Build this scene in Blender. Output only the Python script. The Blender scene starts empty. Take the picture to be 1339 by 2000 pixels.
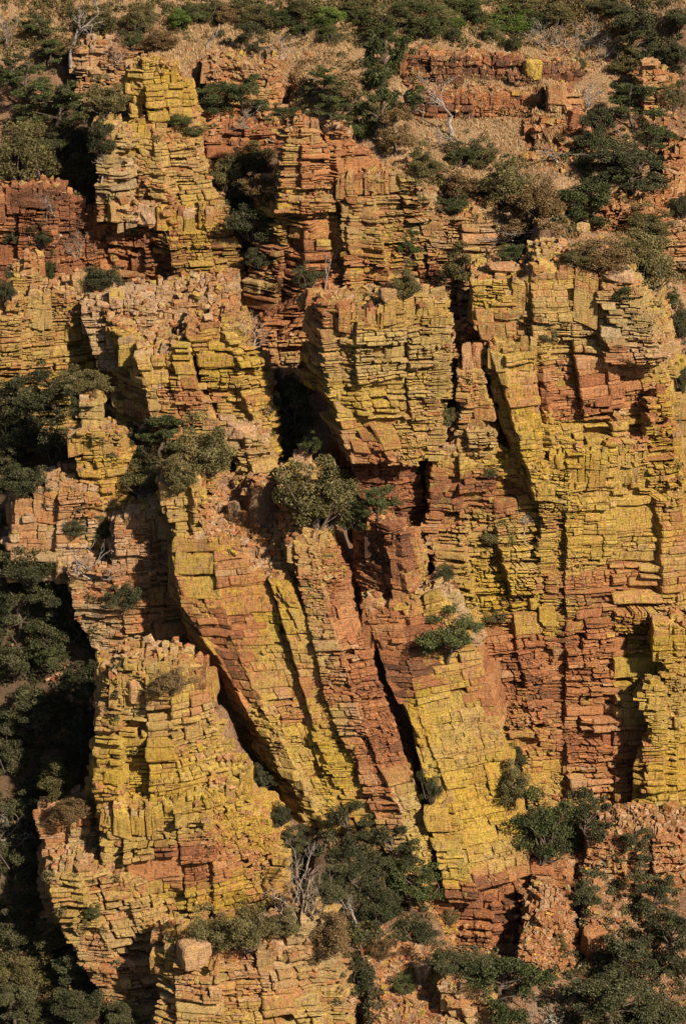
import bpy, bmesh, math, random
import numpy as np
from mathutils import Vector, noise, Matrix
from mathutils.bvhtree import BVHTree

# ---------------------------------------------------------------- camera, world, sun
C = bpy.context.scene.collection
scn = bpy.context.scene
PITCH = math.radians(20.0)
FPX = 6000.0            # focal length in photo pixels (photo 1339 x 2000)
CX, CY = 669.5, 1000.0
CAMZ = 130.0
cam = bpy.data.cameras.new('camera')
cam.sensor_fit = 'VERTICAL'; cam.sensor_height = 36.0; cam.sensor_width = 36.0
cam.lens = 36.0 * FPX / 2000.0
cam.clip_start = 1.0; cam.clip_end = 3000.0
camo = bpy.data.objects.new('camera', cam); C.objects.link(camo)
camo.location = (0, 0, CAMZ); camo.rotation_euler = (math.pi / 2 - PITCH, 0, 0)
scn.camera = camo

SUN_AZ = math.radians(41)     # to the right of straight behind the camera
SUN_EL = math.radians(36)
sd = Vector((math.sin(SUN_AZ) * math.cos(SUN_EL), -math.cos(SUN_AZ) * math.cos(SUN_EL), math.sin(SUN_EL)))
sun = bpy.data.lights.new('sun', 'SUN'); sun.energy = 5.0; sun.angle = math.radians(1.5)
sun.color = (1.0, 0.86, 0.68)
suno = bpy.data.objects.new('sun', sun); C.objects.link(suno)
suno.rotation_euler = sd.to_track_quat('Z', 'Y').to_euler()
suno.location = sd * 500
w = bpy.data.worlds.new('World'); scn.world = w; w.use_nodes = True
nt = w.node_tree
sky = nt.nodes.new('ShaderNodeTexSky'); sky.sky_type = 'NISHITA'; sky.sun_disc = False
sky.sun_elevation = SUN_EL; sky.sun_rotation = math.atan2(sd.x, sd.y)
bg = nt.nodes['Background']; bg.inputs['Strength'].default_value = 0.045
nt.links.new(sky.outputs[0], bg.inputs['Color'])
scn.view_settings.view_transform = 'Standard'; scn.view_settings.look = 'None'
scn.view_settings.exposure = 0.78; scn.view_settings.gamma = 1.0
scn.cycles.max_bounces = 4; scn.cycles.diffuse_bounces = 2

# ---------------------------------------------------------------- pixel <-> world
cp, sp = math.cos(PITCH), math.sin(PITCH)
def at(px, py, Y):
    a = (px - CX) / FPX; b = (CY - py) / FPX
    t = Y / (cp + b * sp)
    return Vector((a * t, Y, CAMZ + (b * cp - sp) * t))
def xof(px, Y, z):
    return (px - CX) / FPX * (Y * cp - (z - CAMZ) * sp)
def proj(x, y, z):
    d = y * cp - (z - CAMZ) * sp
    u = y * sp + (z - CAMZ) * cp
    return CX + FPX * x / d, CY - FPX * u / d
R = random.Random(7); NR = np.random.default_rng(7)
def nz(x, y, z): return noise.noise(Vector((x, y, z)))

# ---------------------------------------------------------------- materials
def mat(name):
    m = bpy.data.materials.new(name); m.use_nodes = True
    n = m.node_tree.nodes; l = m.node_tree.links
    return m, n, l, n['Principled BSDF']
def ramp(n, l, src, stops, interp='LINEAR'):
    r = n.new('ShaderNodeValToRGB'); r.color_ramp.interpolation = interp
    e = r.color_ramp.elements
    while len(e) < len(stops): e.new(0.5)
    for k, (p, c) in enumerate(stops):
        e[k].position = p; e[k].color = (c, c, c, 1) if isinstance(c, (int, float)) else (*c, 1)
    l.new(src, r.inputs[0]); return r.outputs[0]
def mathn(n, l, op, a, b=None, c=None, clamp=False):
    m = n.new('ShaderNodeMath'); m.operation = op; m.use_clamp = clamp
    for k, v in enumerate((a, b, c)):
        if v is None: continue
        if isinstance(v, (int, float)): m.inputs[k].default_value = v
        else: l.new(v, m.inputs[k])
    return m.outputs[0]
def mixc(n, l, f, a, b, mode='MIX'):
    m = n.new('ShaderNodeMix'); m.data_type = 'RGBA'; m.blend_type = mode
    for sock, v in ((m.inputs[0], f), (m.inputs[6], a), (m.inputs[7], b)):
        if isinstance(v, (int, float)): sock.default_value = v
        elif isinstance(v, tuple): sock.default_value = (*v, 1)
        else: l.new(v, sock)
    return m.outputs[2]
def noisen(n, l, vec, scale, detail=4, rough=0.6, stretch=None):
    if stretch:
        mp = n.new('ShaderNodeMapping'); l.new(vec, mp.inputs[0]); mp.inputs['Scale'].default_value = stretch
        vec = mp.outputs[0]
    t = n.new('ShaderNodeTexNoise'); t.inputs['Scale'].default_value = scale
    t.inputs['Detail'].default_value = detail; t.inputs['Roughness'].default_value = rough
    l.new(vec, t.inputs['Vector']); return t.outputs[0]

def rock_material(name='lichen_rock'):
    m, n, l, b = mat(name)
    g = n.new('ShaderNodeNewGeometry'); pos = g.outputs['Position']
    at_ = n.new('ShaderNodeAttribute'); at_.attribute_name = 'rk'
    sx = n.new('ShaderNodeSeparateColor'); l.new(at_.outputs['Color'], sx.inputs[0])
    li, rnd, tone = sx.outputs[0], sx.outputs[1], sx.outputs[2]; grey = at_.outputs['Alpha']
    n1 = noisen(n, l, pos, 0.9, 5, 0.65, (1, 1, 1.6))
    n2 = noisen(n, l, pos, 4.0, 5, 0.7, (1, 1, 2.5))
    n3 = noisen(n, l, pos, 14.0, 3, 0.7)
    # bare rock
    tv = mathn(n, l, 'ADD', tone, mathn(n, l, 'MULTIPLY', mathn(n, l, 'SUBTRACT', n2, 0.5), 1.3))
    tv = mathn(n, l, 'ADD', tv, mathn(n, l, 'MULTIPLY', mathn(n, l, 'SUBTRACT', n1, 0.5), 0.5), clamp=True)
    rock = ramp(n, l, tv, [(0.0, (0.56, 0.37, 0.22)), (0.25, (0.53, 0.275, 0.12)), (0.48, (0.50, 0.20, 0.075)), (0.72, (0.31, 0.12, 0.055)), (1.0, (0.09, 0.045, 0.03))])
    # lichen
    ly = ramp(n, l, n2, [(0.25, (0.20, 0.13, 0.03)), (0.40, (0.46, 0.335, 0.028)), (0.54, (0.64, 0.48, 0.035)), (0.72, (0.76, 0.61, 0.16))])
    n6 = noisen(n, l, pos, 0.35, 5, .75)
    lo = ramp(n, l, n2, [(0.25, (0.22, 0.13, 0.03)), (0.40, (0.45, 0.25, 0.03)), (0.54, (0.62, 0.37, 0.05)), (0.72, (0.74, 0.52, 0.18))])
    ly = mixc(n, l, ramp(n, l, n6, [(.46, 0.0), (.64, .8)]), ly, lo)
    lg = ramp(n, l, n2, [(0.25, (0.26, 0.20, 0.10)), (0.5, (0.46, 0.38, 0.21)), (0.78, (0.58, 0.50, 0.32))])
    lc = mixc(n, l, grey, ly, lg)
    li = mathn(n, l, 'ADD', li, .03)
    lf = mathn(n, l, 'ADD', li, mathn(n, l, 'MULTIPLY', mathn(n, l, 'SUBTRACT', n1, 0.5), 1.5))
    lf = mathn(n, l, 'ADD', lf, mathn(n, l, 'MULTIPLY', mathn(n, l, 'SUBTRACT', n2, 0.5), 1.3))
    lf = mathn(n, l, 'ADD', lf, mathn(n, l, 'MULTIPLY', mathn(n, l, 'SUBTRACT', n3, 0.5), 1.5))
    lf = mathn(n, l, 'ADD', lf, .02)
    lf = ramp(n, l, lf, [(0.42, 0.0), (0.60, 1.0)])
    col = mixc(n, l, mathn(n, l, 'MULTIPLY', lf, ramp(n, l, noisen(n, l, pos, 7.0, 4, .8), [(.35, .2), (.55, .92)])), rock, lc)
    # dark varnish specks and streaks (stained stone)
    st = noisen(n, l, pos, 2.4, 7, 0.8, (1.7, 1.7, 0.22))
    sf = ramp(n, l, st, [(0.50, 0.0), (0.62, 0.85)])
    col = mixc(n, l, sf, col, (0.10, 0.055, 0.035))
    n4 = noisen(n, l, pos, 8.5, 3, .75)
    col = mixc(n, l, ramp(n, l, n4, [(.60, 0.0), (.68, .55)]), col, (.58, .54, .42))
    n5 = noisen(n, l, pos, 6.0, 6, .85)
    col = mixc(n, l, ramp(n, l, n5, [(.56, 0.0), (.64, .6)]), col, (.12, .075, .045))
    v = ramp(n, l, rnd, [(0.0, 0.84), (1.0, 1.1)])
    col = mixc(n, l, 1.0, col, v, 'MULTIPLY')
    COLSOCK = (col,)
    b.inputs['Roughness'].default_value = 0.9; b.inputs['Specular IOR Level'].default_value = 0.15
    # laminated, pitted surface
    lam = noisen(n, l, pos, 1.6, 4, 0.7, (0.6, 0.6, 7.0))
    h = mathn(n, l, 'ADD', mathn(n, l, 'MULTIPLY', lam, 0.35), mathn(n, l, 'MULTIPLY', n2, 0.22))
    h = mathn(n, l, 'ADD', h, mathn(n, l, 'MULTIPLY', n3, 0.10))
    # hairline cracks
    vo = n.new('ShaderNodeTexVoronoi'); vo.feature = 'DISTANCE_TO_EDGE'; vo.inputs['Scale'].default_value = 1.3
    mp = n.new('ShaderNodeMapping'); mp.inputs['Scale'].default_value = (0.5, 0.5, 2.2)
    dd = n.new('ShaderNodeVectorMath'); dd.operation = 'ADD'; l.new(pos, dd.inputs[0])
    tn = n.new('ShaderNodeTexNoise'); tn.inputs['Scale'].default_value = 1.2; l.new(pos, tn.inputs['Vector'])
    l.new(tn.outputs['Color'], dd.inputs[1]); l.new(dd.outputs[0], mp.inputs[0]); l.new(mp.outputs[0], vo.inputs['Vector'])
    ck = ramp(n, l, vo.outputs[0], [(0.0, 0.0), (0.035, 1.0)])
    h = mathn(n, l, 'ADD', h, mathn(n, l, 'MULTIPLY', ck, 0.04))
    l.new(mixc(n, l, ramp(n, l, vo.outputs[0], [(0.0, .22), (.02, 0.0)]), COLSOCK[0], (.10, .06, .04)), b.inputs['Base Color'])
    bp = n.new('ShaderNodeBump'); bp.inputs['Strength'].default_value = 1.0; bp.inputs['Distance'].default_value = 1.0
    l.new(h, bp.inputs['Height']); l.new(bp.outputs[0], b.inputs['Normal'])
    return m
M_ROCK = rock_material()

def ground_material():
    m, n, l, b = mat('hillside_ground')
    g = n.new('ShaderNodeNewGeometry'); pos = g.outputs['Position']
    at_ = n.new('ShaderNodeAttribute'); at_.attribute_name = 'gr'
    sx = n.new('ShaderNodeSeparateColor'); l.new(at_.outputs['Color'], sx.inputs[0])
    n1 = noisen(n, l, pos, 0.5, 6, 0.7); n2 = noisen(n, l, pos, 5.0, 5, 0.7)
    soil = ramp(n, l, n2, [(0.3, (0.08, 0.045, 0.028)), (0.5, (0.20, 0.115, 0.065)), (0.7, (0.36, 0.24, 0.15))])
    gras = ramp(n, l, n2, [(0.3, (0.10, 0.06, 0.032)), (0.5, (0.24, 0.15, 0.08)), (0.7, (0.42, 0.29, 0.17))])
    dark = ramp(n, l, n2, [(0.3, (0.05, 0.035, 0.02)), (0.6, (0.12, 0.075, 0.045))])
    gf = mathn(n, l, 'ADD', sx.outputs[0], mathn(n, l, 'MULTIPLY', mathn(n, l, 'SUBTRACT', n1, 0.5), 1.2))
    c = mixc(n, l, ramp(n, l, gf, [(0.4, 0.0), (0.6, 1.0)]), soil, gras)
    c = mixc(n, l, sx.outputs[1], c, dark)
    l.new(c, b.inputs['Base Color']); b.inputs['Roughness'].default_value = 0.95; b.inputs['Specular IOR Level'].default_value = 0.1
    bp = n.new('ShaderNodeBump'); bp.inputs['Distance'].default_value = 0.6
    l.new(mathn(n, l, 'ADD', mathn(n, l, 'MULTIPLY', n1, 0.6), mathn(n, l, 'MULTIPLY', n2, 0.35)), bp.inputs['Height'])
    l.new(bp.outputs[0], b.inputs['Normal'])
    return m
M_GROUND = ground_material()

# ---------------------------------------------------------------- object helpers
def props(o, label=None, cat=None, group=None, kind=None):
    if label: o['label'] = label
    if cat: o['category'] = cat
    if group: o['group'] = group
    if kind: o['kind'] = kind
    return o
def link_mesh(name, V, Fc, m, parent=None, attr=None, attrname='rk', smooth=False):
    me = bpy.data.meshes.new(name)
    V = np.asarray(V, dtype=np.float32); nv = len(V)
    if isinstance(Fc, np.ndarray):
        k = Fc.shape[1]; nf = len(Fc)
        me.vertices.add(nv); me.vertices.foreach_set('co', V.ravel())
        me.loops.add(nf * k); me.loops.foreach_set('vertex_index', Fc.astype(np.int32).ravel())
        me.polygons.add(nf); me.polygons.foreach_set('loop_start', np.arange(0, nf * k, k, dtype=np.int32))
        me.polygons.foreach_set('use_smooth', np.full(nf, smooth))
        me.update(calc_edges=True)
    else:
        me.from_pydata(V.tolist(), [], Fc)
    me.materials.append(m)
    if attr is not None:
        a = me.attributes.new(attrname, 'FLOAT_COLOR', 'POINT')
        a.data.foreach_set('color', np.asarray(attr, dtype=np.float32).ravel())
    o = bpy.data.objects.new(name, me); C.objects.link(o)
    if parent is not None:
        o.parent = parent
        o.location = -Vector(parent.location)     # vertices are given in world coordinates
    return o
def empty(name, loc):
    o = bpy.data.objects.new(name, None); C.objects.link(o); o.location = loc; o.empty_display_size = 1; return o

# ---------------------------------------------------------------- stone colouring: where the stone carries lichen (fixed to the rock)
# (photo px, py, rx, ry, lichen change, tone change)
STAIN = []
def stone_attr(x, y, z, lich, tone, grey):
    px, py = proj(x, y, z)
    l_, t_, g_ = lich, tone, grey
    for (sx_, sy_, rx, ry, dl, dt) in STAIN:
        q = ((px - sx_) / rx) ** 2 + ((py - sy_) / ry) ** 2
        if q < 2.2:
            k = math.exp(-q * q * 0.9)
            l_ += 1.05 * dl * k; t_ += .95 * dt * k
    l_ += 0.26 * nz(x * .16, y * .16, z * .22 + 5) + 0.16 * nz(x * .6, y * .6, z * .9)
    t_ += 0.22 * nz(x * .12 + 9, y * .12, z * .3) + 0.18 * nz(x * .5, y * .5 + 3, z * 1.3)
    g_ += .08 + 0.5 * nz(x * .13 - 7, y * .13, z * .13) + 0.2 * nz(x * .7, y * .7 - 7, z * .7)
    return min(l_, .72), min(t_, .85), min(1, max(0, g_))

def vnoise(P, seed=0):
    """value noise in -1..1 for an (n, 3) array"""
    P = np.asarray(P, dtype=np.float64); I = np.floor(P).astype(np.int64); F = P - I; F = F * F * (3 - 2 * F)
    def h(i, j, k):
        n = (i * 374761393 + j * 668265263 + k * 2147483647 + seed * 1274126177) & 0xffffffff
        n = ((n ^ (n >> 13)) * 1274126177) & 0xffffffff
        return ((n ^ (n >> 16)) & 0xffff) / 32767.5 - 1.0
    r = 0
    for a in (0, 1):
        for b in (0, 1):
            for c in (0, 1):
                wgt = (F[:, 0] if a else 1 - F[:, 0]) * (F[:, 1] if b else 1 - F[:, 1]) * (F[:, 2] if c else 1 - F[:, 2])
                r = r + wgt * h(I[:, 0] + a, I[:, 1] + b, I[:, 2] + c)
    return r
def crumple(V, amp=1.0):
    """worn, uneven stone: coherent displacement of every point"""
    out = V.copy()
    for ax in range(3):
        out[:, ax] += amp * (.13 * vnoise(V * (.55, .55, .8), 11 + ax) + .075 * vnoise(V * (1.7, 1.7, 2.3), 21 + ax) + .035 * vnoise(V * 4.6, 31 + ax))
    return out
_grid = {}
def grid_faces(a, b):
    """faces of a block whose seen side is an a x b grid, skirt included"""
    if (a, b) in _grid: return _grid[(a, b)]
    f = []
    for j in range(b - 1):
        for i in range(a - 1):
            k = j * a + i; f.append((k, k + 1, k + a + 1, k + a))
    ring = [i for i in range(a)] + [j * a + a - 1 for j in range(1, b)] + [(b - 1) * a + i for i in range(a - 2, -1, -1)] + [j * a for j in range(b - 2, 0, -1)]
    m = len(ring); o = a * b
    for k in range(m): f.append((ring[(k + 1) % m], ring[k], o + k, o + (k + 1) % m))
    _grid[(a, b)] = (np.array(f), np.array(ring)); return _grid[(a, b)]

class Blocks:
    """collects worn blocks: a gridded outer side with broken edges and a skirt running back into the rock"""
    def __init__(s, lich=.5, tone=.4, grey=.2):
        s.v = []; s.f = []; s.a = []; s.n = 0; s.extra_v = []; s.extra_f = []; s.lich, s.tone, s.grey = lich, tone, grey; s.count = 0
    def add(s, front, back, ch, dl=0, dt=0, cell=.55):
        """front: 4 corners seen from outside (a, b, c, d round the face); back: the same four behind"""
        Fr = np.array([tuple(p) for p in front]); Bk = np.array([tuple(p) for p in back])
        c = Fr.mean(axis=0); W = np.linalg.norm(Fr[1] - Fr[0]); H = np.linalg.norm(Fr[3] - Fr[0])
        na = 4 + min(4, int(W / cell) - 1) if W > 2 * cell else 4
        nb = 4 + min(4, int(H / cell) - 1) if H > 2 * cell else 4
        def line(n, L):
            e = min(.3, ch * 1.3 / max(L, .05))
            return np.array([0.0] + [e + (1 - 2 * e) * k / (n - 3) for k in range(n - 2)] + [1.0])
        u = line(na, W)[None, :, None]; v = line(nb, H)[:, None, None]
        G = (Fr[0] * (1 - u) + Fr[1] * u) * (1 - v) + (Fr[3] * (1 - u) + Fr[2] * u) * v
        Gb = (Bk[0] * (1 - u) + Bk[1] * u) * (1 - v) + (Bk[3] * (1 - u) + Bk[2] * u) * v
        n = G - Gb; d = np.linalg.norm(n, axis=2, keepdims=True) + 1e-6; n = n / d
        push = NR.uniform(-.012, .012, (nb, na)) - .0
        eb = NR.uniform(.35, 1.7, 4) * ch
        push[0] -= eb[0]; push[-1] -= eb[1]; push[:, 0] -= eb[2]; push[:, -1] -= eb[3]
        # a broken corner now and then
        if R.random() < .35:
            jj, ii = R.choice((0, nb - 1)), R.choice((0, na - 1)); push[jj, ii] -= R.uniform(.5, 2.5) * ch
            G[jj, ii] += (c - G[jj, ii]) * R.uniform(.05, .22)
        G = G + n * push[:, :, None]
        f, ring = grid_faces(na, nb)
        Vv = G.reshape(-1, 3); s.v.append(Vv); s.v.append(Gb.reshape(-1, 3)[ring]); s.f.append(f + s.n)
        tot = len(Vv) + len(ring); s.n += tot; s.count += 1
        l_, t_, g_ = stone_attr(c[0], c[1], c[2], s.lich + dl, s.tone + dt, s.grey)
        l_ += R.gauss(0, .07); t_ += R.gauss(0, .07)
        s.a.append(np.tile((l_, R.random(), t_, g_), (tot, 1)))
    def build(s, name, m, parent):
        if s.extra_v: s.v.append(np.array([tuple(p) for p in s.extra_v])); s.a.append(np.tile([s.lich - .2, .3, .7, .2], (len(s.extra_v), 1)))
        if s.extra_f: s.f.append(np.array(s.extra_f) + s.n)
        V = crumple(np.vstack(s.v))
        return link_mesh(name, V, np.vstack(s.f), m, parent, np.vstack(s.a))

# ---------------------------------------------------------------- rock masses
MASSES = []; BASES = []
BEDS = [-70.0]; BEDO = []                      # bedding planes run through every mass; weak beds weather back, strong ones stand out
while BEDS[-1] < 90:
    BEDS.append(BEDS[-1] + (R.uniform(.16, .38) if R.random() < .55 else R.uniform(.4, .95)))
for k in range(len(BEDS)): BEDO.append(R.uniform(-.5, -.15) if R.random() < .32 else R.uniform(-.05, .15))
BEDS = np.array(BEDS)
def rock_part(parent, name, rows, top=None, size=0.9, rough=1.0, dip=(0, 0), slope=0.0, lich=.5, tone=.4, grey=.2,
              aspect=1.9, big=.10, waves=.5, ext=7.0, flat=False, ragged=.5, core=1.3, joints=3.6, label=None, topdl=-.2, turn=.17, tight=1.0):
    """rows: [(py, Y, [(px, dY), ...]), ...] from the top down; points run left-back -> front -> right-back.
    top: [(px, py), ...] the upper silhouette of the front face, at the first row's Y."""
    B = Blocks(lich, tone, grey)
    zs = []; P = []
    for (py, Y, pts) in rows:
        z = at(CX, py, Y).z
        f0 = min(pts, key=lambda q: q[1])[0]
        pts = [(px, dy + turn * max(0, px - f0) / 20.0) for (px, dy) in pts]
        zs.append(z); P.append([(xof(px, Y + dy, z), Y + dy) for (px, dy) in pts])
    # continue below ground
    z = zs[-1] - ext
    k = min(1.0, ext / max(.5, zs[-2] - zs[-1])) * .6
    P.append([(a[0] + (a[0] - b[0]) * k, a[1] + (a[1] - b[1]) * k) for a, b in zip(P[-1], P[-2])]); zs.append(z)
    zs = np.array(zs); P = np.array(P)                      # (rows, points, 2)
    npt = P.shape[1]
    def poly(z):
        z = min(max(z, zs[-1]), zs[0] + 6)
        if z >= zs[0]: return P[0]
        i = int(np.searchsorted(-zs, -z)); i = min(max(i, 1), len(zs) - 1)
        f = (zs[i - 1] - z) / (zs[i - 1] - zs[i]); return P[i - 1] * (1 - f) + P[i] * f
    Y0 = rows[0][1]; x0 = float(P[0][:, 0].mean()); y0 = float(P[0][:, 1].min())
    if top is None: top = [(rows[0][2][0][0], rows[0][0]), (rows[0][2][-1][0], rows[0][0])]
    tx = []; tz = []
    for (px, py) in top:
        q = at(px, py, Y0); tx.append(q.x); tz.append(q.z)
    seedx = R.uniform(0, 99)
    def T(x, y):
        return float(np.interp(x, tx, tz)) + slope * (y - y0)
    def warp(x, y, z):
        return z + dip[0] * (x - x0) + dip[1] * (y - y0) + .45 * nz(x * .07, y * .07, z * .12 + seedx)
    zmax = max(tz) + max(0, slope) * 14 + 1.0 + abs(dip[0]) * 6
    zmin = zs[-1]
    BASES.append((poly(zs[-2]), float(zs[-2]), 22))
    for q in np.arange(zs[-2] + 1.5, zs[0] - 1.0, 1.5): BASES.append((poly(q), float(q), 3.0))
    cen0 = P[0].mean(axis=0)
    def face_point(seg, u, z, off):
        pl = poly(z); a = pl[seg]; b = pl[seg + 1]
        d = b - a; L = math.hypot(*d) or 1; n = (d[1] / L, -d[0] / L)
        x = a[0] + d[0] * u; y = a[1] + d[1] * u
        wv = waves * (nz(x * .13 + seedx, y * .13, z * .10) * 1.3 + .5 * nz(x * .4, y * .4 + seedx, z * .25))
        o = off + wv
        return Vector((x + n[0] * o, y + n[1] * o, 0)), Vector((n[0], n[1], 0))
    for seg in range(npt - 1):
        Ls = [math.hypot(*(P[k][seg + 1] - P[k][seg])) for k in range(len(zs))]
        L = max(Ls)
        if L < .4: continue
        # the back run of a tower needs no fine stone
        def leaf(u0, u1, z0, z1, off, gp, lv, dl, dt):
            zc = (z0 + z1) / 2; uc = (u0 + u1) / 2
            pc, n = face_point(seg, uc, zc, off)
            zt = T(pc.x, pc.y) + ragged * (R.random() * .6 - .9 + 1.6 * nz(pc.x * .8, pc.y * .8, seedx)) * .8
            zw = warp(pc.x, pc.y, zc)
            if zw > zt + .1: return
            H = z1 - z0; W = (u1 - u0) * L
            if R.random() < .02 and W * H < 1.2: return
            o = off + R.gauss(0, .045) * rough + (BEDO[int(np.searchsorted(BEDS, zc))] * rough * tight * (1.0 if z1 - z0 < 1.0 else .3))
            if H < .35 and R.random() < .35: o -= R.uniform(.08, .3)
            if R.random() < .05: o += R.uniform(.08, .3)
            g = gp
            fr = []; bk = []
            depth = R.uniform(1.0, 1.7) + min(.8, max(0, o) )
            tilt = R.gauss(0, .04) * rough; tiltz = R.gauss(0, .04) * rough
            for k, (uu, zz) in enumerate(((u0 + g[0] / L, z0 + g[2]), (u1 - g[1] / L, z0 + g[2]), (u1 - g[1] / L, z1 - g[3]), (u0 + g[0] / L, z1 - g[3]))):
                oo = o + tilt * (1 if k in (1, 2) else -1) * W * .5 + tiltz * (1 if k > 1 else -1) * H * .5 + R.gauss(0, .02)
                p, nn = face_point(seg, uu, zz, oo)
                zz2 = warp(p.x, p.y, zz) + R.gauss(0, .015 + .015 * min(H, 1))
                jx = R.gauss(0, .035)
                p = Vector((p.x + jx, p.y, zz2)); fr.append(p)
                bk.append(p - nn * depth)
            B.add(fr, bk, (min(.11, .13 * min(W, H)) + .015) * (.45 + .55 * tight), dl, dt)
        def rec(u0, u1, z0, z1, off, gp, lv, dl, dt):
            W = (u1 - u0) * L; H = z1 - z0
            pc, n = face_point(seg, (u0 + u1) / 2, (z0 + z1) / 2, 0)
            sz = .78 * size * (1 + 1.9 * nz(pc.x * .17 + 3, pc.y * .17, pc.z * .1 + (z0 + z1) * .09 + seedx))
            sz = min(size * 2.0, max(size * .36, sz))
            calm = min(1.1, max(.2, .7 + 1.7 * nz(pc.x * .14 + 31, pc.y * .14, (z0 + z1) * .06 + seedx)))
            th = sz * .62; tw = sz * aspect
            if H <= th * 1.15 and W <= tw * 1.2 or (H < .22): return leaf(u0, u1, z0, z1, off, gp, lv, dl, dt)
            if W < min(6.5, tw * 4.5) and H < min(2.8, th * 4) and H < W * 1.6 and R.random() < big: return leaf(u0, u1, z0, z1, off, gp, lv, dl, dt)
            f = R.uniform(.24, .76); amp = .115 * min(math.sqrt(max(W * H, .01)), 3.5) * rough * (calm if lv > 2 else 1)
            ga = (R.uniform(.003, .025) + (R.random() ** 3) * .06 * min(3, max(1, 5 - lv))) * calm * 1.7 * tight
            dd1, dd2 = R.gauss(0, .03), R.gauss(0, .035)
            def ch(): return off + R.uniform(-1, 1) * amp
            if H / th * R.uniform(.6, 1.5) > W / tw:
                zm = z0 + H * f; ga *= 1.7
                i0, i1 = np.searchsorted(BEDS, z0 + .12), np.searchsorted(BEDS, z1 - .12)
                if i1 > i0: zm = float(BEDS[i0:i1][np.argmin(np.abs(BEDS[i0:i1] - zm))])
                rec(u0, u1, z0, zm, ch(), (gp[0], gp[1], gp[2], ga), lv + 1, dl + dd1, dt + dd2)
                rec(u0, u1, zm, z1, ch(), (gp[0], gp[1], ga, gp[3]), lv + 1, dl - dd1, dt - dd2)
            else:
                um = u0 + (u1 - u0) * f
                rec(u0, um, z0, z1, ch(), (gp[0], ga, gp[2], gp[3]), lv + 1, dl + dd1, dt)
                rec(um, u1, z0, z1, ch(), (ga, gp[1], gp[2], gp[3]), lv + 1, dl - dd1, dt)
        # main joints: tall columns that stand in or out
        nj = max(1, round(L / joints)); us = [0.0] + sorted((k + R.uniform(-.3, .3)) / nj for k in range(1, nj)) + [1.0]
        for k in range(nj):
            zz = zmax; off = R.uniform(-.35, .35) * rough * (.4 + .6 * tight)
            while zz > zmin + .3:
                hh = R.uniform(3.5, 11); zl = max(zmin, zz - hh)
                if zl - zmin < 2: zl = zmin
                g = R.uniform(.02, .12)
                rec(us[k] - (.25 / L if k == 0 else 0), us[k + 1] + (.25 / L if k == nj - 1 else 0), zl, zz, off, (g, g, .02, .02), 1, R.gauss(0, .06), R.gauss(0, .06))
                off = off + R.uniform(-.45, .45) * rough * (.4 + .6 * tight); off = max(-.8, min(.6, off)); zz = zl
    # solid stone behind the blocks
    zc_top = min(min(tz), zs[0]) - 1.2
    lev = [zc_top] + [float(q) for q in zs if q < zc_top - .5] or [zc_top, zmin - 1]
    ring = []
    for q in lev:
        pl = poly(q); c = pl.mean(axis=0)
        pts = []
        for i in range(npt):
            v = np.zeros(2)
            for s_ in (i - 1, i):
                if 0 <= s_ < npt - 1:
                    d = pl[s_ + 1] - pl[s_]; Ld = math.hypot(*d) or 1; v += np.array([-d[1], d[0]]) / Ld
            if math.hypot(*v) > 0: v = v / max(.6, math.hypot(*v)) 
            half = max(math.hypot(*(c - pl[i])), .1)
            pts.append(pl[i] + v * min(core, half * .7))
        ring.append([Vector((p[0], p[1], warp(p[0], p[1], q))) for p in pts])
    base = 0
    for r_ in ring: B.extra_v.extend(r_)
    for i in range(len(ring) - 1):
        for j in range(npt):
            a = i * npt + j; b = i * npt + (j + 1) % npt
            B.extra_f.append((a, b, b + npt, a + npt))
    # broken top: upright blocks of uneven height
    pl = poly(zs[0]); xs, ys = pl[:, 0], pl[:, 1]
    def inside(x, y):
        c = False; j = npt - 1
        for i in range(npt):
            if (ys[i] > y) != (ys[j] > y) and x < (xs[j] - xs[i]) * (y - ys[i]) / (ys[j] - ys[i]) + xs[i]: c = not c
            j = i
        return c
    def trec(xa, xb, ya, yb):
        Wx, Wy = xb - xa, yb - ya; tt = size * R.choice((.7, .9, 1.2, 1.8, 2.6))
        if Wx <= tt and Wy <= tt * 1.2:
            x, y = (xa + xb) / 2, (ya + yb) / 2
            if not inside(x, y): return
            h = T(x, y) + ragged * (R.random() * .6 - .9 + 1.6 * nz(x * .8, y * .8, seedx)) * .8 + .12
            zb = min(zc_top - .5, h - 2.2) if (zc_top - .5) < h else h - 2.2
            g = R.uniform(.01, .07); sl = (R.gauss(0, .2), R.gauss(0, .2))
            n_l = max(1, int((h - zb) / .9)); hz = h
            for q in range(n_l):
                hb = hz - R.uniform(.3, .8) if q < n_l - 1 else zb
                j_ = 0.06
                cs = [(xa + g, ya + g), (xb - g, ya + g), (xb - g, yb - g), (xa + g, yb - g)]
                fr = [Vector((a + R.gauss(0, j_), b + R.gauss(0, j_), hz + sl[0] * (a - x) + sl[1] * (b - y) + R.gauss(0, .02))) for a, b in cs]
                bk = [Vector((p.x, p.y, hb + sl[0] * (p.x - x) + sl[1] * (p.y - y))) for p in fr]
                B.add(fr, bk, .06, topdl + R.gauss(0, .12) if q == 0 else 0, -.18 + R.gauss(0, .12) if q == 0 else 0)
                hz = hb - .02
                if q > 3: break
            return
        f = R.uniform(.35, .65)
        if Wx > Wy: xm = xa + Wx * f; trec(xa, xm, ya, yb); trec(xm, xb, ya, yb)
        else: ym = ya + Wy * f; trec(xa, xb, ya, ym); trec(xa, xb, ym, yb)
    trec(xs.min(), xs.max(), ys.min() + .3, ys.max())
    o = B.build(name, M_ROCK, parent)
    if label: o['label'] = label
    MASSES.append(dict(poly=pl, T=T, inside=inside, x=(float(xs.min()), float(xs.max())), y=(float(ys.min()), float(ys.max())), name=name))
    return o
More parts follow.
